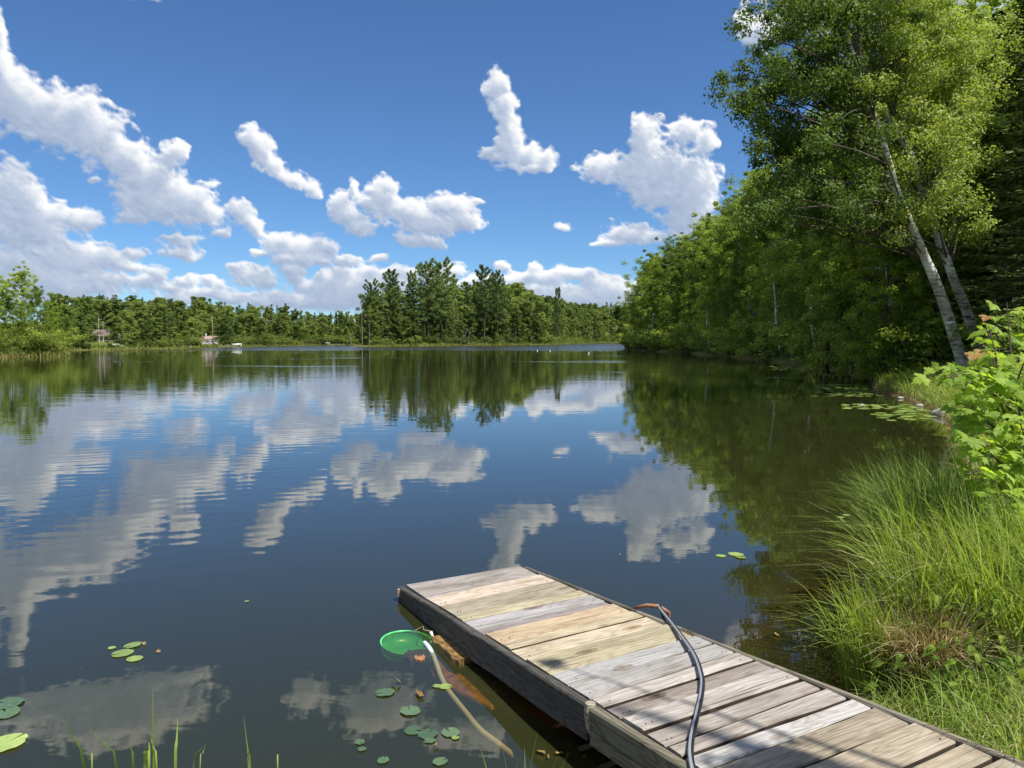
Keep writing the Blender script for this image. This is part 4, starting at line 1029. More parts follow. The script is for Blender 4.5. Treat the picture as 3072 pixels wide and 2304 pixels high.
# ------------------------------------------------------------ dock
def wood_mat(name, dark=0.55, contrast=1.0, moss=0.0):
    m, nt, out = new_mat(name)
    tc = N(nt, 'ShaderNodeTexCoord'); oi = N(nt, 'ShaderNodeObjectInfo')
    off = N(nt, 'ShaderNodeVectorMath', operation='SCALE'); cmb = N(nt, 'ShaderNodeCombineXYZ')
    for i in range(3): nt.links.new(oi.outputs['Random'], cmb.inputs[i])
    nt.links.new(cmb.outputs[0], off.inputs[0]); off.inputs['Scale'].default_value = 37.0
    add = N(nt, 'ShaderNodeVectorMath', operation='ADD'); nt.links.new(tc.outputs['Object'], add.inputs[0]); nt.links.new(off.outputs[0], add.inputs[1])
    def noise(sx, sy, sz, scale, det=4.0, rough=0.55, dist=0.0):
        mp = N(nt, 'ShaderNodeMapping'); mp.inputs['Scale'].default_value = (sx, sy, sz); nt.links.new(add.outputs[0], mp.inputs[0])
        n = N(nt, 'ShaderNodeTexNoise', i_Scale=scale, i_Detail=det, i_Roughness=rough, i_Distortion=dist); nt.links.new(mp.outputs[0], n.inputs['Vector']); return n.outputs[0]
    fine = noise(1.4, 90, 90, 1.6, 5.0, 0.65)
    # growth rings cut lengthwise: bands of a slowly wandering field
    wander = noise(1.3, 7, 7, 1.0, 2.0, 0.5)
    sn = math_(nt, 'SINE', math_(nt, 'MULTIPLY', wander, 95.0))
    rings = math_(nt, 'MULTIPLY', math_(nt, 'ADD', sn, 1.0), 0.5)
    blotch = noise(2.5, 6, 6, 1.3, 4.0, 0.6)
    crack = ramp(nt, noise(0.9, 60, 60, 1.1, 3.0, 0.5), [(0.30, (0.25, 0.25, 0.25)), (0.36, (1, 1, 1))])
    # knots
    mpk = N(nt, 'ShaderNodeMapping'); mpk.inputs['Scale'].default_value = (2.2, 6.5, 3); nt.links.new(add.outputs[0], mpk.inputs[0])
    vo = N(nt, 'ShaderNodeTexVoronoi', i_Scale=1.0); nt.links.new(mpk.outputs[0], vo.inputs['Vector'])
    knot = ramp(nt, vo.outputs['Distance'], [(0.06, (0.35, 0.25, 0.18)), (0.10, (0.75, 0.66, 0.58)), (0.13, (0.5, 0.42, 0.35)), (0.17, (1, 1, 1))])
    base = mixc(nt, 1.0, oi.outputs['Color'], ramp(nt, fine, [(0.30, (0.55, 0.54, 0.53)), (0.58, (1.08, 1.07, 1.06))]).outputs[0], 'MULTIPLY')
    base = mixc(nt, 0.45 * contrast, base, mixc(nt, 1.0, base, ramp(nt, rings, [(0.0, (0.62, 0.54, 0.46)), (0.5, (1, 1, 1))]).outputs[0], 'MULTIPLY'))
    base = mixc(nt, 1.0, base, ramp(nt, blotch, [(0.30, (0.72, 0.70, 0.66)), (0.62, (1.1, 1.1, 1.1))]).outputs[0], 'MULTIPLY')
    base = mixc(nt, 0.9, base, mixc(nt, 1.0, base, crack.outputs[0], 'MULTIPLY'))
    base = mixc(nt, 0.85, base, mixc(nt, 1.0, base, knot.outputs[0], 'MULTIPLY'))
    p = N(nt, 'ShaderNodeBsdfPrincipled'); p.inputs['Roughness'].default_value = 0.82; p.inputs['Specular IOR Level'].default_value = 0.25
    nt.links.new(base, p.inputs['Base Color'])
    h = math_(nt, 'ADD', math_(nt, 'MULTIPLY', fine, 0.6), math_(nt, 'ADD', math_(nt, 'MULTIPLY', rings, 0.25), math_(nt, 'MULTIPLY', crack.outputs[0], 0.7)))
    b = N(nt, 'ShaderNodeBump'); b.inputs['Strength'].default_value = 0.55; b.inputs['Distance'].default_value = 0.004
    nt.links.new(h, b.inputs['Height']); nt.links.new(b.outputs[0], p.inputs['Normal']); nt.links.new(p.outputs[0], out.inputs[0]); return m
M['wood'] = wood_mat('weathered_plank')
M['wood_side'] = simple_mat('gap_shade_board_side', (0.035, 0.026, 0.018), (0.10, 0.075, 0.05), 20, 0.9, 0.3, (0.3, 1, 1))  # weathered brown, with the shade of the plank gaps put into the colour
M['wood_rim'] = wood_mat('weathered_rim_board', contrast=1.8)

Z0, ZK = 0.085, 0.072
FRONT = np.array(ground_pt(1213, 1761, Z0))
def dock_pt(px, py):
    z = 0.2
    for _ in range(8):
        q = np.array(ground_pt(px, py, z)); s_ = (q - FRONT) @ np.array((0.56, -0.83)); z = Z0 + ZK * s_
    return np.array((q[0], q[1], z))
c6 = lambda a, b: (1100 + a / 2.212, 1650 + b / 2.212)
c7 = lambda a, b: (1800 + a / 2.212, 1650 + b / 2.212)
c5 = lambda a, b: (2200 + a / 2.063, 1500 + b / 2.063)
Lq = [c6(250,245),c6(375,325),c6(480,378),c6(590,440),c6(630,472),c6(710,525),c6(780,562),c6(885,630),c6(940,665),c6(1045,730),c6(1205,828),c6(1330,905),(1759,2099),(1804,2126),(1861,2156),(1931,2199),(1995,2239),(2046,2270)]
Rq = [c6(1060,100),c6(1170,155),c6(1290,200),c6(1415,258),c6(1480,285),c6(1585,325),c6(1655,350),c6(1765,400),c6(1845,435),c6(1980,490),c6(2165,560),c7(770,608),c7(915,665),c7(1030,720),c7(1160,775),c7(1360,845),c7(1490,905),c7(1640,975),c7(1820,1035),c5(1140,1360),c5(1440,1480),c5(1660,1570)]
Lw = np.array([dock_pt(*q_) for q_ in Lq]); Rw = np.array([dock_pt(*q_) for q_ in Rq])
def fit(Pts):
    c = Pts[:, :2].mean(0); u_, s_, v_ = np.linalg.svd(Pts[:, :2] - c); d = v_[0] * np.sign(-v_[0][1]); return c, d
cL, dL = fit(Lw); cR, dR = fit(Rw)
AX = (dL + dR); AX /= np.linalg.norm(AX); AC = np.array((-AX[1], AX[0]))      # AX towards the shore, AC across to the right
if AC[0] < 0: AC = -AC
O2 = Lw[0, :2]
WID = float(((Rw[:, :2] - O2) @ AC).mean() - ((Lw[:, :2] - O2) @ AC).mean()); L0 = float(((Lw[:, :2] - O2) @ AC).mean())
sL = (Lw[:, :2] - O2) @ AX; sR = (Rw[:, :2] - O2) @ AX
# plank edges measured on both sides; the last, wide boards only on the right
sLl = list(sL) ; sRl = list(sR)
while len(sLl) < len(sRl): sLl.append(sLl[-1] + (sRl[len(sLl)] - sRl[len(sLl) - 1]))
for wdt in (0.20, 0.19, 0.15, 0.2, 0.19, 0.2, 0.19, 0.2):
    sLl.append(sLl[-1] + wdt); sRl.append(sRl[-1] + wdt)
def dz(s_): return Z0 + ZK * s_
def dock_world(s_, c, z_off=0.0):
    q_ = O2 + AX * s_ + AC * (L0 + c); return np.array((q_[0], q_[1], dz(s_) + z_off))
dock = empty('dock', tuple(dock_world(0, WID / 2)), 'low weathered plank dock sloping into the lake, boards of many ages and colours', 'dock')
DO = np.array(dock.location)
COLS = [(.30,.28,.26),(.50,.42,.34),(.31,.28,.21),(.39,.35,.24),(.35,.34,.34),(.25,.225,.22),(.44,.345,.235),(.42,.36,.25),(.50,.43,.32),(.36,.32,.22),(.33,.33,.32),(.31,.30,.29),(.42,.39,.36),(.27,.24,.21),(.40,.37,.34),(.30,.27,.24),(.33,.30,.27),(.42,.41,.39),(.29,.25,.19),(.36,.31,.235),(.33,.285,.21),(.33,.29,.22),(.28,.24,.18),(.30,.27,.2)]
rgw = G(77)
def board(name, a, b, wa, wb, th, color, mat, parent, nseg=5, cham=0.004, wob=0.0018, zt=0.0, tilt=0.0):
    """a board whose top centre line runs a->b (world), with its own local axes: x along the grain"""
    a = np.asarray(a, float); b = np.asarray(b, float); x = b - a; L = np.linalg.norm(x); x /= L
    y = np.cross((0, 0, 1.0), x); y /= np.linalg.norm(y); z = np.cross(x, y)
    V, Fc = [], []
    for i in range(nseg + 1):
        t = i / nseg; w_ = (wa + (wb - wa) * t) / 2; ja, jb = rgw.normal(0, wob, 2)
        X = (t - 0.5) * L
        for (yy, zz) in ((-w_ + ja, -th), (w_ + jb, -th), (w_ + jb, -cham * 1.4), (w_ + jb - cham, 0), (-w_ + ja + cham, 0), (-w_ + ja, -cham * 1.4)):
            V.append((X, yy, zz + zt + yy * tilt))
    for i in range(nseg):
        for j in range(6): Fc.append((i * 6 + j, i * 6 + (j + 1) % 6, (i + 1) * 6 + (j + 1) % 6, (i + 1) * 6 + j))
    Fc += [tuple(range(6))[::-1], tuple(nseg * 6 + j for j in range(6))]
    me = mesh_from(name, V, [tuple(reversed(f)) for f in Fc])
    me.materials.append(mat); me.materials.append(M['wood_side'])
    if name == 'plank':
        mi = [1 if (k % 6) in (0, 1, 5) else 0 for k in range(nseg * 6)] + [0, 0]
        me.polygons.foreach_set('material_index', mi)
    o = link(name, me, mat, parent)
    from mathutils import Matrix
    mw = Matrix((( *x[:1], y[0], z[0], 0), (x[1], y[1], z[1], 0), (x[2], y[2], z[2], 0), (0, 0, 0, 1)))
    c = (a + b) / 2 - (np.array(parent.location) if parent is not None else 0)
    mw.translation = Vector(c); o.matrix_basis = mw
    o.color = (*color, 1); return o
NAILS = []
for i in range(len(sLl) - 1):
    gap = 0.022 if i < 10 else 0.027
    l0, l1, r0, r1 = sLl[i] + gap / 2, sLl[i + 1] - gap / 2, sRl[i] + gap / 2, sRl[i + 1] - gap / 2
    a = dock_world((l0 + l1) / 2, 0.012); b = dock_world((r0 + r1) / 2, WID - 0.006 - rgw.uniform(0, 0.018))
    zt = rgw.normal(0, 0.0042) - (0.0 if i else -0.004)
    col = COLS[i] if i < len(COLS) else COLS[19]
    o = board('plank', a, b, l1 - l0, r1 - r0, 0.040, col, M['wood'], dock, zt=zt, tilt=rgw.normal(0, 0.01))
    for c_ in (0.05, 0.075, WID - 0.06, WID * 0.5)[:3]:
        for f_ in (0.25, 0.75):
            if rgw.uniform() < 0.35: continue
            s_ = (l0 + (l1 - l0) * f_) * (1 - c_ / WID) + (r0 + (r1 - r0) * f_) * c_ / WID
            NAILS.append(dock_world(s_, c_ + rgw.normal(0, .006), zt + 0.0015))
mb = MB()
for q_ in NAILS: mb.tube([q_ - DO + np.array((0, 0, -0.006)), q_ - DO + np.array((0, 0, 0.0004))], 0.0030, 5)
M['rust'] = simple_mat('rusty_nail', (0.05, 0.03, 0.02), (0.14, 0.08, 0.05), 60, 0.7, 0)
o = link('nail', mb.mesh('nail'), M['rust'], dock); o['kind'] = 'stuff'
# rim boards (top edge up), front board, joists below
END = sLl[-1]
JOINT = float((np.array(dock_pt(*c6(1490, 1035)))[:2] - O2) @ AX)
def rim(s0, s1, c, th, hh, col, zt=0.0, name='rim_board'):
    a = dock_world(s0, c, zt); b = dock_world(s1, c, zt)
    return board(name, a, b, th, th, hh, col, M['wood_rim'], dock, nseg=8, cham=0.006, wob=0.0035)
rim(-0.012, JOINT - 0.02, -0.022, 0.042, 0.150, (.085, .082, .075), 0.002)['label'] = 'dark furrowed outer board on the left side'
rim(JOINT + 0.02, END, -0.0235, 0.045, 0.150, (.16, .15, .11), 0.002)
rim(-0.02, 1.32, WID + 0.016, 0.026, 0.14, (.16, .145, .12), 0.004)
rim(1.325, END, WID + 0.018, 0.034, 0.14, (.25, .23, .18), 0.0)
a = dock_world(-0.004, 0.0, -0.043); b = dock_world(-0.004, WID, -0.043); board('front_board', a, b, 0.035, 0.035, 0.11, (.2, .185, .16), M['wood_rim'], dock)
for c_ in (0.06, WID * 0.5, WID - 0.05):
    a = dock_world(0.03, c_, -0.043); b = dock_world(END, c_, -0.043); board('joist', a, b, 0.04, 0.04, 0.10, (.16, .13, .1), M['wood_rim'], dock)
# the stub of post showing in the joint of the left rim, and a pale end at the far corner
q_ = dock_world(JOINT, -0.028, 0.012) - DO
mb = MB(); mb.tube([q_ + np.array((0.004, 0, -0.125)), q_ + np.array((0.0, 0, -0.09)), q_ + np.array((0, 0, -0.03)), q_], [0.014, 0.022, 0.028, 0.022], 9)
o = link('post', mb.mesh('post'), M['wood_rim'], dock); o.color = (.44, .40, .31, 1)
q_ = dock_world(0.015, -0.052, -0.03) - DO
mb = MB(); mb.box(q_, (0.02, 0.03, 0.05)); o = link('bracket', mb.mesh('bracket'), M['wood_rim'], dock); o.color = (.4, .3, .24, 1)
# scorched spots and the reddish gap filler
for (px, py, rx, ry) in ((1648, 1988, 0.035, 0.03),):
    pass

# ------------------------------------------------------------ hoses
def hose_mat(name, black=True):
    m, nt, out = new_mat(name)
    at = N(nt, 'ShaderNodeAttribute', attribute_name='turn')
    if black:
        r = ramp(nt, at.outputs['Fac'], [(0.0, (0.22, 0.23, 0.25)), (0.05, (0.42, 0.42, 0.43)), (0.13, (0.03, 0.03, 0.04)), (0.15, (0.30, 0.31, 0.33)), (0.19, (0.012, 0.014, 0.022)), (0.62, (0.25, 0.26, 0.28))], 'CONSTANT')
    else:
        r = ramp(nt, at.outputs['Fac'], [(0.0, (0.55, 0.62, 0.68)), (0.5, (0.66, 0.72, 0.78)), (0.8, (0.45, 0.5, 0.56))], 'CONSTANT')
    p = N(nt, 'ShaderNodeBsdfPrincipled'); p.inputs['Roughness'].default_value = 0.5; p.inputs['Specular IOR Level'].default_value = 0.3
    nt.links.new(r.outputs[0], p.inputs['Base Color']); nt.links.new(p.outputs[0], out.inputs[0]); return m
def hose(name, P, r, mat, label, twist=0.0, sides=20, n=150):
    pts = spline(P, n); V, A = [], []
    for i in range(n):
        t = pts[min(i + 1, n - 1)] - pts[max(i - 1, 0)]; t /= np.linalg.norm(t)
        a = np.cross(t, (0, 0, 1.0)); a /= np.linalg.norm(a); b = np.cross(a, t)
        for j in range(sides + 1):
            th = j / sides * 2 * math.pi + twist * i / n
            V.append(pts[i] + r * (math.cos(th) * a + math.sin(th) * b)); A.append(j / sides)
    k = sides + 1
    Fc = [(i * k + j, i * k + j + 1, (i + 1) * k + j + 1, (i + 1) * k + j) for i in range(n - 1) for j in range(sides)]
    o = link(name, mesh_from(name, V, Fc, True, {'turn': A}), mat); tag(o, label, 'hose', 'hoses at the dock'); return o
hr = 0.0108
HP = [(360,400),(400,418),(440,455),(480,505),(535,580),(595,665),(640,745),(668,830),(680,900),(672,990),(655,1070),(637,1150),(620,1220),(606,1300),(602,1380),(612,1460),(640,1560),(700,1680)]
HW = []
for i, (a_, b_) in enumerate(HP):
    q_ = dock_pt(*c7(a_, b_)); q_[2] += hr + 0.004 + (0.012 if i in (0, 1) else 0); HW.append(q_)
r0_ = HW[0] + np.array((0.05, 0.03, -0.05)); 
HW = [HW[0] + np.array((0.10, 0.02, -0.34)), HW[0] + np.array((0.07, 0.035, -0.12)), HW[0] + np.array((0.035, 0.02, -0.012))] + HW[1:]
hose('garden_hose', HW, hr, hose_mat('striped_hose'), 'black hose with grey-white stripes lying in an S across the dock planks', twist=0.5)
q_ = dock_pt(*c6(1900, 402)); mb = MB()
mb.tube([q_ + np.array((-0.10, 0.07, -0.01)), q_ + np.array((-0.03, 0.025, 0.022)), q_ + np.array((0.03, -0.01, 0.028)), q_ + np.array((0.09, 0.0, -0.01)), q_ + np.array((0.10, 0.01, -0.10))], [0.008, 0.011, 0.012, 0.010, 0.008], 10)
M['terracotta'] = simple_mat('sun_faded_terracotta', (0.24, 0.10, 0.05), (0.38, 0.19, 0.11), 30, 0.8, 0.3)
o = link('cloth_pad', mb.mesh('cloth_pad', True), M['terracotta']); tag(o, 'small rust-orange pad under the hose where it crosses the right dock edge', 'pad')
SP = [((385,618),-0.012),((412,648),-0.005),((440,700),-0.02),((465,765),-0.04),((490,835),-0.06),((520,900),-0.08),((565,965),-0.10),((650,1070),-0.12),((750,1190),-0.15),((860,1275),-0.19),((980,1370),-0.24),((1080,1460),-0.28)]
hose('garden_hose', [np.array((*ground_pt(*c6(*a_), z_ * .75), z_ * .75)) for a_, z_ in SP], 0.014, hose_mat('pale_hose', False), 'pale grey hose running under water from the green bucket towards the bank')

# ------------------------------------------------------------ bucket, boards and slab beside the dock
def plastic(name, col, trans=0.35, rough=0.3):
    m, nt, out = new_mat(name); p = N(nt, 'ShaderNodeBsdfPrincipled'); p.inputs['Base Color'].default_value = (*col, 1); p.inputs['Roughness'].default_value = rough
    nz = N(nt, 'ShaderNodeTexNoise', i_Scale=18.0, i_Detail=3.0); tc = N(nt, 'ShaderNodeTexCoord'); nt.links.new(tc.outputs['Object'], nz.inputs['Vector'])
    c = ramp(nt, nz.outputs[0], [(0.3, tuple(x * 0.8 for x in col)), (0.7, tuple(min(1, x * 1.1) for x in col))]); nt.links.new(c.outputs[0], p.inputs['Base Color'])
    t = N(nt, 'ShaderNodeBsdfTranslucent'); nt.links.new(c.outputs[0], t.inputs['Color']); mx = N(nt, 'ShaderNodeMixShader'); mx.inputs[0].default_value = trans
    nt.links.new(p.outputs[0], mx.inputs[1]); nt.links.new(t.outputs[0], mx.inputs[2]); nt.links.new(mx.outputs[0], out.inputs[0]); return m
M['green_plastic'] = plastic('green_bucket_plastic', (0.07, 0.85, 0.32), 0.25)
M['green_rim'] = plastic('green_rim_plastic', (0.16, 0.85, 0.32), 0.3)
M['white_plastic'] = plastic('white_plastic', (0.8, 0.8, 0.76), 0.1)
M['wire'] = simple_mat('wire', (0.30, 0.24, 0.16), (0.45, 0.38, 0.28), 30, 0.5, 0)
bx_, by_ = ground_pt(*c6(268, 622), -0.02)
bk = empty('bucket', (bx_, by_, -0.015), 'bright green bucket sunk to its rim beside the dock, white grip on its wire handle', 'bucket')
bk.rotation_euler = (math.radians(3), math.radians(5), 0)
R1, R0, DB = 0.152, 0.138, 0.055
mb = MB(); sd_ = 40; V, Fc = [], []
prof = [(R1, 0.0), (R1 * 0.985, -0.03), (R0 + 0.01, -DB * 0.6), (R0, -DB), (R0 - 0.05, -DB - 0.004), (0.004, -DB - 0.006)]
for (r_, z_) in prof:
    for j in range(sd_): V.append((r_ * math.cos(j / sd_ * 6.28319), r_ * math.sin(j / sd_ * 6.28319), z_))
for i in range(len(prof) - 1):
    for j in range(sd_): Fc.append((i * sd_ + j, i * sd_ + (j + 1) % sd_, (i + 1) * sd_ + (j + 1) % sd_, (i + 1) * sd_ + j))
mb.add(V, Fc); link('body', mb.mesh('body', True), M['green_plastic'], bk)
mb = MB(); th = np.linspace(0, 2 * math.pi, 49); mb.tube(np.stack([R1 * np.cos(th), R1 * np.sin(th), np.full(49, 0.003)], 1), 0.0055, 6, False)
link('rim', mb.mesh('rim', True), M['green_rim'], bk)
g0 = depth_pt(*c6(420, 530), by_ + 0.06) - np.array(bk.location); g1 = depth_pt(*c6(438, 572), by_ + 0.05) - np.array(bk.location)
mb = MB(); mb.tube([g0, (g0 + g1) / 2, g1], 0.009, 10); hd = MB()
hd.tube(spline([(R1 * 0.1, R1, 0.0), (R1 * 0.45, R1 * 1.05, 0.035), g0 + np.array((-0.04, 0.0, 0.006)), g0, g1, g1 + np.array((0.004, -0.03, -0.03)), (R1 * 0.80, -R1 * 0.55, 0.0)], 40), 0.0022, 5)
hnd = link('handle', hd.mesh('handle'), M['wire'], bk); link('grip', mb.mesh('grip', True), M['white_plastic'], hnd)
def slab(name, corners, z, th, mat, label, cat, col=None, seed=0):
    rg = G(seed); q_ = [np.array((*ground_pt(*c6(*c), z), z)) for c in corners]; c0 = sum(q_) / len(q_)
    pts = []
    for i in range(len(q_)):
        a_, b_ = q_[i], q_[(i + 1) % len(q_)]
        for t in (0, 0.33, 0.66): pts.append(a_ + (b_ - a_) * t - c0 + (rg.normal(0, 0.004, 3) if t else 0))
    n = len(pts); mb = MB(); top = [p + np.array((0, 0, rg.normal(0, .002))) for p in pts]
    bot = [p * np.array((1.03, 1.03, 1)) - np.array((0, 0, th)) for p in pts]
    mb.add(top + bot + [np.zeros(3)], [(i, (i + 1) % n, 2 * n) for i in range(n)] + [(i, n + i, n + (i + 1) % n, (i + 1) % n) for i in range(n)] + [tuple(range(2 * n - 1, n - 1, -1))])
    o = link(name, mb.mesh(name), mat, None, tuple(c0)); tag(o, label, cat)
    if col: o.color = (*col, 1)
    return o
M['wet_wood'] = simple_mat('wet_mossy_wood', (0.09, 0.05, 0.018), (0.30, 0.19, 0.07), 26, 0.35, 0.5, (1, 1, 1))
M['rust_slab'] = simple_mat('rusty_slab', (0.12, 0.045, 0.015), (0.38, 0.16, 0.05), 22, 0.8, 0.4, (1, 1, 1), 8)
M['dark_board'] = simple_mat('waterlogged_board', (0.03, 0.025, 0.03), (0.08, 0.06, 0.06), 12, 0.5, 0.2)
slab('wet_board', [(432,572),(500,566),(600,640),(690,716),(612,738),(520,660),(450,610)], 0.022, 0.03, M['wet_wood'], 'brown mossy wet board floating between the green bucket and the dock', 'board', None, 1)
slab('sunken_board', [(248,684),(300,665),(440,652),(466,702),(292,735)], -0.008, 0.04, M['dark_board'], 'dark waterlogged board lying across the near rim of the green bucket', 'board', None, 2)
slab('splinter', [(318,706),(352,698),(388,706),(366,728),(330,726)], 0.006, 0.012, M['terracotta'], 'small torn orange splinter on the dark waterlogged board', 'wood scrap', None, 4)
slab('rusty_slab', [(400,728),(560,690),(860,800),(960,900),(1000,1010),(820,1040),(600,930),(450,830)], -0.06, 0.012, M['rust_slab'], 'orange rusty slab just under water against the dock side', 'slab', None, 3)

# ------------------------------------------------------------ lily pads, flowers, drifting leaves
def pad_mat(name, c1, c2, rough=0.3):
    return leaf_mat(name, c1, c2, trans=0.12, rough=rough, gloss=0.55, tint_scale=6.0)
M['pad'] = pad_mat('lily_pad', (0.16, 0.24, 0.05), (0.40, 0.50, 0.14)); M['pad_blue'] = pad_mat('bluish_lily_pad', (0.05, 0.10, 0.05), (0.13, 0.20, 0.09), 0.2)
M['petal'] = simple_mat('white_petal', (0.75, 0.75, 0.70), (0.85, 0.85, 0.82), 20, 0.5, 0)
M['dead_leaf'] = leaf_mat('dead_leaf', (0.22, 0.13, 0.04), (0.48, 0.34, 0.12), trans=0.2, tint_scale=9.0)
PADM = []
for k in range(6):
    rg = G(400 + k); n = 20; V = [(0.05, 0, 0.001)]; ntc = 0.10 + 0.10 * rg.uniform()
    for i in range(n + 1):
        th = ntc + (2 * math.pi - 2 * ntc) * i / n; r_ = 0.5 * (1 + 0.03 * rg.normal()) * (1.06 - 0.10 * abs(math.cos(th / 2)))
        V.append((r_ * math.cos(th), r_ * 0.93 * math.sin(th), 0.004 + 0.012 * max(0, rg.normal())))
    PADM.append(mesh_from('lily_pad', V, [(0, i, i + 1) for i in range(1, n + 1)], False, {'v': [0.5] + list(rg.uniform(0.2, .9, n + 1))})); PADM[-1].materials.append(M['pad'])
def pad(x, y, d, label, group='lily pads', blue=False, z=0.005, tilt=0.0, k=None):
    o = bpy.data.objects.new('lily_pad', PADM[random.randrange(6) if k is None else k]); COL.objects.link(o)
    o.location = (x, y, z); o.scale = (d, d, d); o.rotation_euler = (tilt, tilt * .5, random.uniform(0, 6.28))
    if blue: o.material_slots[0].link = 'OBJECT'; o.material_slots[0].material = M['pad_blue']
    return tag(o, label, 'lily pad', group)
for (px, py, w_, lab, bl) in [
    (396,1938,43,'upper lily pad of the small loose group left of the bucket',0),(366,1962,52,'left lily pad of the small loose group left of the bucket',0),(403,1978,40,'lowest lily pad of the small loose group left of the bucket',0),
    (336,1945,20,'tiny yellow pad at the left of the loose group',0),(22,2112,70,'grey-green half-curled pad at the left photo edge, upper one',1),(18,2140,62,'grey pad touching the left photo edge, middle one',1),(18,2232,92,'large light green pad cut by the left photo edge, lowest one',0),
    (1154,2080,54,'oval green pad below the bucket beside the small folded pad',1),(1337,2062,38,'round pad lying over the sunken pale hose',0),(1310,2060,24,'small yellow-green pad touching the pad on the hose',0),
    (1231,2134,60,'dark blue-green oval pad alone below the bucket',1),(1240,2195,46,'left pad of the lower cluster near the bottom edge',1),(1285,2204,56,'largest pad of the lower cluster near the bottom edge',1),(1288,2224,30,'small pad under the lower cluster',1),
    (1351,2199,52,'right pad of the lower cluster near the bottom edge',1),(1367,2215,22,'tiny brownish pad right of the lower cluster',0),(1321,2287,42,'pad at the bottom edge left of the sedge tuft',1),(1150,2283,34,'pad at the bottom edge left of centre',1),
    (1080,2229,28,'dim pad by the bottom edge, leftmost of the sunken ones',1),(1085,2250,24,'dim pad just below the leftmost sunken one',1),
    (2162,1669,29,'left of three pads in open water right of the dock',0),(2207,1664,44,'back pad of three in open water right of the dock',0),(2221,1673,31,'front pad of three in open water right of the dock',0),
    (2522,1553,20,'left of two small pads by the sedge tips',0),(2539,1546,18,'right of two small pads by the sedge tips',0),(741,1805,13,'single tiny yellow pad floating far from the others',0)]:
    x, y = ground_pt(px, py); pad(x, y, w_ * math.hypot(x, y, CAM_H) / F, lab, blue=bool(bl), tilt=random.uniform(-.04, .04))
x, y = ground_pt(*c6(195, 893)); 
for sg, lb in ((-1, 'left half of the small bright folded pad standing up'), (1, 'right half of the small bright folded pad standing up')):
    o = pad(x + sg * 0.013, y, 0.032, lb, z=0.022); o.rotation_euler = (math.radians(30), sg * math.radians(35), sg * 1.2)
random.seed(31)
def pads_in(box, n, lab, dmin=0.18, dmax=0.33):
    x0, x1, y0, y1 = box; got = []
    for _ in range(n * 12):
        if len(got) >= n: break
        px = random.uniform(x0, x1); py = y0 + (y1 - y0) * (random.random()); x, y = ground_pt(px, py)
        if lake_dist(np.array([x]), np.array([y]))[0] > -0.15: continue
        d = random.uniform(dmin, dmax)
        if any((x - a) ** 2 + (y - b) ** 2 < (0.46 * (d + c)) ** 2 for a, b, c in got): continue
        got.append((x, y, d)); pad(x, y, d, lab + (', left part' if px < x0 + (x1 - x0) / 3 else (', right part' if px > x0 + (x1 - x0) * 2 / 3 else ', middle part')) + (' far edge' if py < (y0 + y1) / 2 else ' near edge'), 'floating lily pads along the right bank')
pads_in((2535, 2790, 1213, 1227), 26, 'lily pad in the near patch beside the small white flower')
pads_in((2690, 2780, 1226, 1236), 8, 'lily pad between the near patch and the pale rock')
pads_in((2625, 2800, 1238, 1262), 16, 'lily pad in the loose row in front of the near patch')
pads_in((2440, 2640, 1152, 1190), 90, 'lily pad in the broad patch left of the grassy point')
pads_in((2300, 2430, 1131, 1136), 22, 'lily pad in the thin left streak of the right bay')
pads_in((2310, 2580, 1098, 1111), 100, 'lily pad in the long streak below the dark bushes')
pads_in((2310, 2480, 1086, 1092), 40, 'lily pad in the farthest streak of the right bay')
pads_in((2120, 2300, 1078, 1082), 14, 'lily pad in the distant streak off the right shore')
def flower(px, py, s_, lab):
    x, y = ground_pt(px, py); e = empty('water_lily', (x, y, 0.01), lab, 'flower', 'white water lilies')
    mb = MB()
    for ring, (n_, el_) in enumerate(((8, 0.35), (7, 0.8), (5, 1.2))):
        for i in range(n_):
            a_ = i / n_ * 6.283 + ring * .4; d = np.array((math.cos(a_) * math.cos(el_), math.sin(a_) * math.cos(el_), math.sin(el_))); t = np.array((-math.sin(a_), math.cos(a_), 0))
            mb.add([(0, 0, 0), d * s_ * .55 + t * s_ * .16, d * s_, d * s_ * .55 - t * s_ * .16], [(0, 1, 2, 3)])
    link('petals', mb.mesh('petals'), M['petal'], e)
    mb = MB(); mb.tube([(0, 0, 0), (0, 0, s_ * 0.4)], s_ * 0.16, 7); link('centre', mb.mesh('centre'), M['dead_leaf'], e)
for (px, py, s_, lab) in [(2588, 1220, .085, 'white water lily open on the near patch of pads'), (2497, 1109, .11, 'white water lily at the right end of the long streak of pads'), (2462, 1119, .10, 'white water lily left of the broad pad patch'), (2534, 1102, .09, 'white water lily nearest the dark bushes'),
                          (2140, 1066, .2, 'white water lily among pads far along the right shore'), (2185, 1070, .16, 'white water lily farthest left in the right bay')]: flower(px, py, s_, lab)
for i, (px, py) in enumerate(((1612, 1053), (1650, 1053), (1766, 1060))):
    x, y = ground_pt(px, py); mb = MB(); mb.tube([(0, 0, -0.1), (0, 0, 0.02), (0, 0, 0.10), (0, 0, 0.15)], [0.02, 0.08, 0.08, 0.03], 8)
    o = link('buoy', mb.mesh('buoy', True), M['white_paint'], None, (x, y, 0)); tag(o, ['tiny white float, left of the pair off the headland', 'tiny white float, right of the pair off the headland', 'lone tiny white float nearest the right shore'][i], 'buoy', 'white floats on the far water')
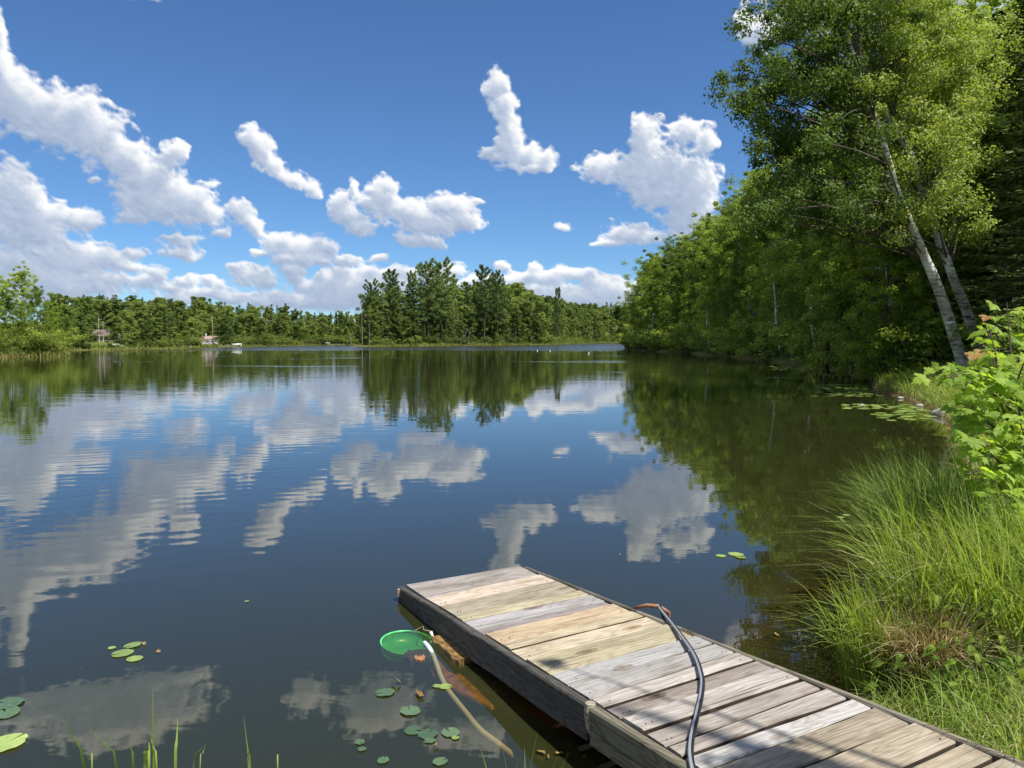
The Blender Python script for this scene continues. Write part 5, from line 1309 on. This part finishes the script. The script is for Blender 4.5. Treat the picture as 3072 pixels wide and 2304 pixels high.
def scrap(px, py, s_, lab, mat='dead_leaf', z=0.006):
    rg = G(int(px)); x, y = ground_pt(px, py, z) ; n = 8
    V = [(0, 0, 0.004)] + [(s_ * .7 * (0.5 + .35 * rg.uniform()) * math.cos(k / n * 6.28), s_ * .25 * (0.5 + .5 * rg.uniform()) * math.sin(k / n * 6.28), 0.014 * rg.uniform()) for k in range(n)]
    o = link('floating_leaf', mesh_from('floating_leaf', V, [(0, 1 + k, 1 + (k + 1) % n) for k in range(n)], False, {'v': rg.uniform(0, 1, n + 1)}), M[mat], None, (x, y, z)); o.rotation_euler[2] = rg.uniform(0, 3)
    tag(o, lab, 'leaf', 'leaves drifting on the water')
for (px, py, s_, lab) in [(431, 1932, .05, 'orange curled dead leaf beside the loose pad group'), (475, 1956, .04, 'yellow-brown dead leaf right of the loose pad group'), (1258, 2084, .08, 'dark tattered leaf left of the pad on the hose'), (1310, 2237, .04, 'small yellow leaf under the lower pad cluster'),
        (1622, 2258, .05, 'yellow-green star-shaped leaf in the dock shadow'), (1646, 2275, .025, 'small yellow leaf right of the star-shaped one'), (1678, 2262, .04, 'pale brown curled leaf close to the dock side'),
        (2331, 1907, .055, 'round tan floating clump right of the dock'), (2483, 1926, .04, 'pinkish-tan leaf floating at the sedge base'), (1860, 1665, .03, 'pale scrap floating beyond the dock')]: scrap(px, py, s_, lab)
# rocks at the bank
def rock(px, py, s_, lab, seed):
    rg = G(seed); x, y = ground_pt(px, py); V, Fc = [], []; nr_, ns_ = 6, 12
    for i in range(nr_ + 1):
        ph = -0.6 + (math.pi / 2 + 0.6) * i / nr_
        for j in range(ns_):
            th = j / ns_ * 6.283; k = 1 + 0.12 * math.sin(3 * th + seed) + 0.06 * rg.normal(); V.append((s_ * k * math.cos(ph) * math.cos(th), s_ * 0.7 * k * math.cos(ph) * math.sin(th), s_ * 0.5 * math.sin(ph)))
    for i in range(nr_):
        for j in range(ns_): Fc.append((i * ns_ + j, i * ns_ + (j + 1) % ns_, (i + 1) * ns_ + (j + 1) % ns_, (i + 1) * ns_ + j))
    o = link('rock', mesh_from('rock', V, Fc, True), M['stone'], None, (x, y, 0.02)); tag(o, lab, 'rock', 'rocks at the right bank')
M['stone'] = simple_mat('pale_stone', (0.16, 0.15, 0.12), (0.42, 0.40, 0.35), 7, 0.9, 0.6)
rock(2838, 1246, 0.33, 'pale flat rock half in the water below the grassy point', 1); rock(2757, 1220, 0.12, 'small round stone at the end of the near lily patch', 2); rock(2700, 1196, 0.10, 'small stone in the dead grass of the grassy point', 3)
# ------------------------------------------------------------ sapling with large lobed leaves at the right edge
OUT = [(0,0),(.12,-.10),(.38,-.17),(.33,-.03),(.62,.05),(.56,.13),(.93,.36),(.70,.37),(.74,.54),(.48,.45),(.33,.48),(.44,.74),(.27,.69),(.22,.88),(.11,.84),(0,1.10)]
def lobed(seed, curl, fold, width=1.0):
    rg = G(seed); o_ = OUT + [(-a, b) for a, b in OUT[-2:0:-1]]
    o_ = [(a * width + rg.normal(0, .015), b + rg.normal(0, .015)) for a, b in o_]
    P = [(0, 0.34)] + o_
    V = [(x, y, -curl * (y - .2) ** 2 - 0.35 * curl * x * x + fold * abs(x) + rg.normal(0, .012)) for x, y in P]
    n = len(o_)
    return mesh_from('leaf', V, [(0, 1 + i, 1 + (i + 1) % n) for i in range(n)], False, {'v': rg.uniform(0.2, .8, n + 1)})
LOB = [lobed(500 + i, c, f_) for i, (c, f_) in enumerate([(.25, .15), (.45, .05), (.15, .25), (.6, .1), (.35, -.05)])]
for m_ in LOB: m_.materials.append(M['leaf_maple'])
def ovate(seed, curl):
    rg = G(seed); o_ = [(0,0),(.2,.12),(.3,.35),(.26,.6),(.13,.85),(0,1.05)]; o_ = o_ + [(-a, b) for a, b in o_[-2:0:-1]]; P = [(0, .45)] + o_
    V = [(x, y, -curl * (y - .1) ** 2 + .35 * abs(x)) for x, y in P]; n = len(o_)
    return mesh_from('leaf', V, [(0, 1 + i, 1 + (i + 1) % n) for i in range(n)], False, {'v': rg.uniform(.2, .8, n + 1)})
OVA = [ovate(520 + i, c) for i, c in enumerate((.3, .6, .9))]
for m_ in OVA: m_.materials.append(M['leaf_weed'])
from mathutils import Matrix
def leaf_at(parent, mesh, p, tip, nrm, s_, mat=None):
    y = Vector(tip).normalized(); z = Vector(nrm); z = (z - y * z.dot(y)).normalized(); x = y.cross(z)
    o = bpy.data.objects.new('leaf', mesh); COL.objects.link(o); o.parent = parent
    mw = Matrix(((x[0], y[0], z[0], 0), (x[1], y[1], z[1], 0), (x[2], y[2], z[2], 0), (0, 0, 0, 1))) @ Matrix.Diagonal((s_, s_, s_, 1)); mw.translation = Vector(p)
    o.matrix_basis = mw
    if mat: o.material_slots[0].link = 'OBJECT'; o.material_slots[0].material = mat
    return o
def sapling(name, base, branches, n_leaves, size, meshes, label, cat, seed, red=(), stem_r=0.012, stem_mat=None, group=None, Yj=0.25, up=0.7):
    rg = G(seed); zb = gz(*base); org = np.array((base[0], base[1], zb)); e = empty(name, tuple(org), label, cat, group)
    mb = MB(); left = n_leaves; tot = sum(b[1] for b in branches)
    for bi, (pts, wgt, root_i) in enumerate(branches):
        P = [np.array(p_) - org for p_ in pts]; sp_ = spline(P, 24)
        mb.tube(sp_, np.linspace(stem_r * (1 if root_i else .7), 0.0025, 24), 5, False)
        n = int(round(n_leaves * wgt / tot))
        for k in range(n):
            u = 0.22 + 0.78 * (k + rg.uniform(0, .6)) / n; i = min(22, int(u * 23)); p = sp_[i]; t = sp_[i + 1] - sp_[i]; t /= np.linalg.norm(t) + 1e-9
            a_ = rg.uniform(0, 6.28); out_ = np.array((math.cos(a_), math.sin(a_), rg.uniform(-.1, .5))); L = rg.uniform(0.06, 0.17) * (1.15 - 0.5 * u)
            q = p + out_ * L
            mb.tube([p, p + out_ * L * .5 + np.array((0, 0, .012)), q], [0.0022, .0016, .0012], 3, False)
            tip = out_ * np.array((1, 1, 0)) + np.array((-0.15, -0.25, rg.uniform(-0.75, -0.05))); nrm = np.array((rg.normal(0, .35), -0.35 + rg.normal(0, .35), up + .3))
            leaf_at(e, meshes[rg.integers(len(meshes))], q, tip, nrm, size * rg.uniform(.6, 1.2) * (1.1 - .35 * u), None)
    for (p_, s_) in red:
        q = np.array(p_) - org; leaf_at(e, meshes[0], q, (-.5, -.3, -.35), (0, -.4, 1), s_, M['leaf_red'])['label'] = 'young reddish leaf'
    link('stem', mb.mesh('stem', True), stem_mat or M['bark'], e); return e
mb0 = (3.35, 4.75)
def br(*pp): return [depth_pt(px, py, Y) for px, py, Y in pp]
gb = gz(*mb0); root = (mb0[0], mb0[1], gb - 0.05)
BR = [([root] + br((3105,1500,4.8),(3060,1250,4.8),(3035,1080,4.8),(3020,905,4.85)), 30, 1),
      ([root] + br((3090,1400,4.7),(3010,1230,4.6),(2990,1080,4.6),(2965,975,4.6)), 26, 1),
      (br((3060,1260,4.7),(2990,1190,4.5),(2900,1145,4.4),(2830,1130,4.35)), 34, 0),
      (br((3050,1340,4.7),(2990,1290,4.5),(2930,1240,4.4),(2870,1230,4.4)), 26, 0),
      ([root] + br((3080,1480,4.6),(3010,1400,4.4),(2940,1330,4.3),(2880,1310,4.25)), 34, 1),
      (br((3080,1560,4.6),(3020,1480,4.4),(2960,1430,4.3),(2890,1420,4.2)), 24, 0),
      ([root] + br((3100,1640,4.5),(3050,1580,4.3),(2990,1510,4.2),(2940,1480,4.15)), 20, 1),
      (br((3120,1300,4.9),(3110,1150,5.0),(3095,1000,5.0),(3080,920,5.0)), 26, 0),
      (br((3120,1200,4.9),(3170,1100,4.9),(3200,1000,4.9)), 16, 0),
      (br((3040,1180,4.7),(3060,1120,4.5),(3080,1070,4.4)), 12, 0),
      (br((3100,1420,4.7),(3080,1330,4.4),(3060,1270,4.3)), 16, 0)]
sapling('maple_sapling', mb0, BR, 290, 0.088, LOB, 'sunlit maple sapling with big lobed yellow-green leaves at the right edge', 'sapling', 55,
        red=[(depth_pt(2962, 948, 4.6), .05), (depth_pt(2925, 1062, 4.5), .062), (depth_pt(2945, 1052, 4.55), .05)])

BR2 = [([p + np.array((0.10 + 0.05 * i % 3, 0.28, 0.03)) if j or not full else p + np.array((.2, .25, 0)) for j, p in enumerate(pts)], w_, full) for i, (pts, w_, full) in enumerate(BR)]
sapling('maple_sapling', (mb0[0] + .2, mb0[1] + .25), BR2, 285, 0.085, LOB, 'second maple sapling tangled just behind the sunlit one at the right edge', 'sapling', 56)
# leafy weeds on the bank near the dock
for i, (px, py, Y, n, h) in enumerate([(2850,2010,3.55,34,.42),(2930,2080,3.4,30,.34),(3010,2040,3.6,30,.40),(2800,2090,3.35,18,.26),(2960,1960,3.9,24,.38),(3050,2180,3.1,16,.25),(2740,1900,4.0,24,.44)]):
    x = (px - CX) * Y / F; z = gz(x, Y); rg = G(600 + i)
    bs = []
    for k in range(4):
        a_ = rg.uniform(0, 6.28); L = rg.uniform(.04, .16); bs.append(([(x, Y, z - .02), (x + L * .4 * math.cos(a_), Y + L * .4 * math.sin(a_), z + h * .5), (x + L * math.cos(a_), Y + L * math.sin(a_), z + h * rg.uniform(.7, 1.1))], 1, 0))
    sapling('leafy_weed', (x, Y), bs, n, 0.062, OVA, ['leafy weed in front of the dead tussock', 'leafy weed lowest on the bank by the right photo edge', 'leafy weed at the right photo edge above the dock rim', 'small leafy weed touching the dock rim', 'leafy weed behind the others under the sedge', 'low leafy weed in the lower right corner', 'leafy weed growing through the sedge'][i], 'plant', 610 + i, stem_r=.004, stem_mat=M['leaf_weed'], group='leafy weeds on the near bank', up=.5)

# ------------------------------------------------------------ sedges and grass
def clump(name, cx, cy, r_, n, h0, h1, label, cat, seed, lean=None, lk=0.6, mat='sedge', w0=.0035, w1=.0085, k0=.02, k1=.7, group='sedge clumps at the water', seg=6, z=None):
    rg = G(seed); a_ = rg.uniform(0, 6.283, n); rad = r_ * np.sqrt(rg.uniform(0, 1, n)); X = cx + rad * np.cos(a_); Y = cy + rad * np.sin(a_)
    Z = terrain(X, Y) if z is None else np.full(n, z); D_ = a_ + rg.normal(0, .7, n)
    if lean is not None:
        D_ = np.where(rg.uniform(0, 1, n) < lk, lean + rg.normal(0, .6, n), D_)
    c0 = np.array((cx, cy, float(np.mean(Z))))
    B = np.stack([X, Y, Z - 0.02], 1) - c0
    v, f, at = blades(B, rg.uniform(h0, h1, n), D_, rg.uniform(k0, k1, n), rg.uniform(w0, w1, n), rg, seg)
    o = link(name, mesh_from(name, v, f, False, {'v': at}), M[mat], None, tuple(c0)); tag(o, label, cat, group); return o
LEFT = math.radians(170)
clump('sedge_clump', 2.20, 3.95, 0.18, 430, .35, .95, 'tall arching sedge right of the dock, its blades leaning far out over the water', 'sedge', 701, LEFT, .35)
clump('sedge_clump', 2.50, 4.40, 0.30, 650, .5, 1.08, 'second tall sedge behind the first one beside the dock', 'sedge', 702, LEFT, .3)
clump('sedge_clump', 2.50, 3.75, 0.25, 600, .5, .95, 'bright sedge between the dock and the maple sapling', 'sedge', 703, math.radians(120), .3)
clump('sedge_clump', 2.95, 5.2, 0.30, 600, .6, 1.05, 'darker sedge in the shade below the maple sapling', 'sedge', 704, LEFT, .4)
clump('sedge_clump', 2.95, 4.1, 0.3, 800, .5, .95, 'sedge with drooping blades at the right photo edge under the sapling', 'sedge', 705, math.radians(200), .6)
clump('sedge_clump', 3.5, 6.4, 0.4, 700, .5, .9, 'sedge at the waterline behind the lower sapling leaves', 'sedge', 706, LEFT, .4)
clump('sedge_clump', 1.80, 3.75, 0.14, 260, .35, .75, 'short dark sedge hanging beside the dock rim', 'sedge', 707, math.radians(200), .7)
clump('dead_tussock', 2.0, 3.66, 0.16, 900, .25, .5, 'straw-coloured dead grass tussock at the foot of the tall sedge', 'grass tussock', 708, math.radians(250), .55, 'straw', .004, .008, .1, .7, group='dead grass tussocks')
clump('dead_tussock', 2.75, 3.35, 0.3, 500, .15, .35, 'flattened straw patch among the weeds by the dock rim', 'grass tussock', 709, None, 0, 'straw', .003, .006, .6, 1.2, group='dead grass tussocks')
clump('sedge_tuft', 0.02, 2.52, 0.055, 46, .30, .55, 'sparse green sedge tuft at the bottom edge left of the dock', 'sedge', 710, None, 0, w0=.004, w1=.008, k0=.05, k1=.3)
clump('sedge_tuft', 0.42, 2.45, 0.10, 60, .16, .34, 'short sedge blades at the bottom edge beside the dock side', 'sedge', 711, None, 0, w0=.003, w1=.006, k0=.1, k1=.6)
clump('sedge_tuft', -0.32, 2.45, 0.2, 30, .2, .36, 'few thin blades left of the sparse sedge tuft', 'sedge', 712, None, 0, w0=.002, w1=.005, k0=.1, k1=.5)
for i, (x_, y_, r_, n_, h_) in enumerate([(2.25, 4.0, .25, 120, .9), (2.6, 4.3, .3, 120, .95), (3.0, 4.2, .3, 90, .8)]):
    clump('dead_tussock', x_, y_, r_, n_, .35, h_, ['bleached dead blades mixed into the tall sedge by the dock', 'bleached dead blades in the second tall sedge', 'bleached dead blades in the sedge under the sapling'][i], 'grass tussock', 720 + i, LEFT, .4, 'straw', .003, .006, .1, .9, group='dead grass tussocks')
# single blades rising at the lower left
def blade_group(name, tips, label, seed):
    rg = G(seed); mb = MB(); V, Fc, At, n0 = [], [], [], 0
    for (bx, by, tx, ty, Yb, w_) in tips:
        a_ = depth_pt(bx, by, Yb); b_ = depth_pt(tx, ty, Yb + rg.uniform(-.05, .1)); low = a_ + (a_ - b_) * np.array((.3, .3, 0)); low[2] = -0.15
        P = spline([low, a_, (a_ + b_) / 2 + np.array(((b_ - a_)[0] * -.06, 0, .01)), b_], 10)
        for i, p in enumerate(P):
            wv = w_ / 2 * min(1, (1.03 - i / 9) * 2); V += [p - np.array((wv, 0, 0)), p + np.array((wv, .001, 0))]; At += [rg.uniform(.1, .4)] * 2
        for i in range(9): Fc.append((n0 + 2 * i, n0 + 2 * i + 1, n0 + 2 * i + 3, n0 + 2 * i + 2))
        n0 += 20
    o = link(name, mesh_from(name, V, np.array(Fc), False, {'v': At}), M['sedge']); tag(o, label, 'sedge', 'sedge clumps at the water'); return o
blade_group('blade_tuft', [(252,2304,182,2150,2.4,.008),(348,2304,306,2215,2.4,.006),(352,2304,267,2186,2.45,.004),(400,2304,386,2222,2.4,.007)], 'leftmost group of dark blades rising from the bottom edge', 1)
blade_group('blade_tuft', [(461,2304,458,2061,2.45,.006),(435,2304,440,2235,2.35,.009),(447,2304,446,2225,2.35,.008),(470,2304,452,2215,2.4,.005),(526,2304,533,2155,2.45,.009),(276,2304,273,2260,2.4,.004)], 'middle group of dark blades with the tallest one, lower left', 2)
blade_group('blade_tuft', [(580,2304,620,2226,2.5,.003),(600,2304,617,2235,2.5,.003),(750,2304,742,2235,2.5,.005),(833,2304,831,2270,2.45,.004),(745,2300,731,2150,2.5,.002)], 'faint thin blades right of the tallest blade, bottom edge', 3)

rg = G(801)
def area_blades(name, n, xr, yr, hmin, hmax, w0, w1, mat, lo, hi, seed, kk=(.2, .8), seg=3, cond=None, labelkind=True):
    rg = G(seed); X = rg.uniform(*xr, n); Y = rg.uniform(*yr, n); d = lake_dist(X, Y); m = (d > lo) & (d < hi)
    if cond is not None: m &= cond(X, Y, d)
    X, Y = X[m], Y[m]; n = len(X); B = np.stack([X, Y, terrain(X, Y) - .02], 1)
    pat = 0.75 + 0.5 * perlin(X * 1.3, Y * 1.3, seed)
    v, f, a = blades(B, rg.uniform(hmin, hmax, n) * pat, rg.uniform(0, 6.283, n), rg.uniform(*kk, n), rg.uniform(w0, w1, n), rg, seg)
    o = link(name, mesh_from(name, v, f, False, {'v': a}), M[mat]); o['kind'] = 'stuff'; return o
def offdock(X, Y, d):
    s_ = (X - O2[0]) * AX[0] + (Y - O2[1]) * AX[1]; c = (X - O2[0]) * AC[0] + (Y - O2[1]) * AC[1] - L0
    return (c > WID + .06) | (c < -.1)
def incone(X, Y, d): return (X > 0) & (X / np.maximum(Y, .1) < 0.78)
area_blades('near_bank_grass', 30000, (1.5, 5.5), (2.4, 9.0), .12, .42, .003, .006, 'sedge', 0.02, 3, 811, cond=lambda X, Y, d: offdock(X, Y, d) & incone(X, Y, d))
area_blades('near_bank_straw', 9000, (1.6, 5.0), (2.4, 8.0), .05, .22, .003, .006, 'straw', 0.0, 2.5, 812, (.5, 1.2), cond=lambda X, Y, d: offdock(X, Y, d) & incone(X, Y, d))
area_blades('mid_bank_grass', 90000, (4, 22), (8, 34), .35, .85, .008, .016, 'sedge', 0.05, 5, 813, (.3, 1.0), 4, cond=incone)
area_blades('mid_bank_straw', 40000, (4, 17), (8, 30), .10, .35, .008, .014, 'straw', -0.05, 0.7, 814, (.4, 1.2), cond=incone)
area_blades('forest_floor_grass', 26000, (14, 32), (30, 150), .4, .9, .03, .06, 'sedge', 0.05, 3.0, 815, (.2, .8), 3)
def along_blades(name, poly, n, hmin, hmax, w0, w1, mat, o0, o1, seed):
    rg = G(seed); poly = np.array(poly, float); seg = np.linalg.norm(np.diff(poly, axis=0), axis=1); cum = np.concatenate([[0], np.cumsum(seg)]); s_ = rg.uniform(0, cum[-1], n)
    i = np.clip(np.searchsorted(cum, s_) - 1, 0, len(seg) - 1); t = (s_ - cum[i]) / seg[i]; P = poly[i] + (poly[i + 1] - poly[i]) * t[:, None]
    dd = (poly[i + 1] - poly[i]) / seg[i][:, None]; o_ = rg.uniform(o0, o1, n); X = P[:, 0] - dd[:, 1] * o_; Y = P[:, 1] + dd[:, 0] * o_
    d = lake_dist(X, Y); m = (d > -0.6) & (d < 9); X, Y = X[m], Y[m]; n = len(X); Z = np.maximum(terrain(X, Y), -0.05)
    pat = 0.7 + 0.6 * perlin(X * .25, Y * .25, seed)
    v, f, a = blades(np.stack([X, Y, Z], 1), rg.uniform(hmin, hmax, n) * pat, rg.uniform(0, 6.283, n), rg.uniform(.05, .5, n), rg.uniform(w0, w1, n), rg, 2)
    o = link(name, mesh_from(name, v, f, False, {'v': a}), M[mat]); o['kind'] = 'stuff'
along_blades('headland_reeds', shoreM, 16000, .4, 1.5, .06, .16, 'reed_far', -1, 4, 821)
along_blades('far_lawn_grass', shoreL[::-1], 22000, .25, .9, .06, .16, 'reed_far', -9, 9, 822)
along_blades('promontory_reeds', [(-66,66),(-58,71),(-50.6,76),(-48.2,79),(-48,82),(-50,86),(-52.5,90),(-58,96)], 7000, .4, 1.1, .03, .07, 'reed_far', -2, 2, 823)
# low brush along the foot of the far woods
random.seed(91)
for (poly, step, lab, grp, marks) in ((shoreM, 3.4, 'low waterside brush on the headland ', 'brush along the headland shore', SPOT_M), (shoreL[::-1], 4.0, 'low waterside brush on the far left shore ', 'brush along the far left shore', SPOT_L)):
    for (x, y, nx, ny) in along(poly, step):
        for o_ in (2.2, 5.0):
            X, Y = x + nx * o_, y + ny * o_
            if lake_dist(np.array([X]), np.array([Y]))[0] < 1: X, Y = x - nx * o_, y - ny * o_
            if lake_dist(np.array([X]), np.array([Y]))[0] < 1: continue
            px = px_of(X, Y)
            if not (200 < px < 1950) or 258 < px < 420 or 590 < px < 665: continue
            plant('shrub', f'shrub{random.randrange(3)}', X, Y, random.uniform(1.6, 3.6), M['leaf_far'], M['bark'], lab + spot(px, marks), 'bush', grp, w=1.5, parts=('stems', 'foliage'))
# an overhanging broadleaf tree beside the viewer, outside the frame: its leaves shade the lower right of the dock
tx, ty = 4.8, -0.4
e = empty('broadleaf_tree', (tx, ty, gz(tx, ty)), 'sparse young tree outside the picture whose leaves shade the near dock boards', 'tree')
rg = G(900); tb = MB(); tb.tube(spline([(0, 0, -.3), (-.1, .1, 3), (-.4, .3, 6.5), (-.6, .5, 9)], 12), np.linspace(.16, .03, 12), 8)
SH = np.array((SUN.x, SUN.y, SUN.z)) / SUN.z
cen, rad = [], []
for (px, py, zz_, r_) in [(2330, 2262, 4.3, .14), (2290, 2292, 4.5, .12), (2385, 2300, 4.4, .16), (2230, 2310, 4.7, .16), (1655, 1990, 4.9, .045), (2460, 2420, 4.2, .3), (2300, 2440, 4.6, .3)]:
    q_ = dock_pt(px, py); c = q_ + SH * (zz_ - q_[2]) - np.array(e.location); cen.append(c); rad.append(r_)
    k = np.array((-.35, .2, 3.9)); tb.tube(spline([k, (k + c) / 2 + np.array((0, 0, .35)), c], 8), np.linspace(.035, .005, 8), 4, False)
link('trunk', tb.mesh('trunk', True), M['bark'], e)
v, f, a = clump_leaves(np.array(cen), np.array(rad), 60, rg, .08)
link('crown', mesh_from('crown', v, f, False, {'v': a}), M['leaf_decid'], e)
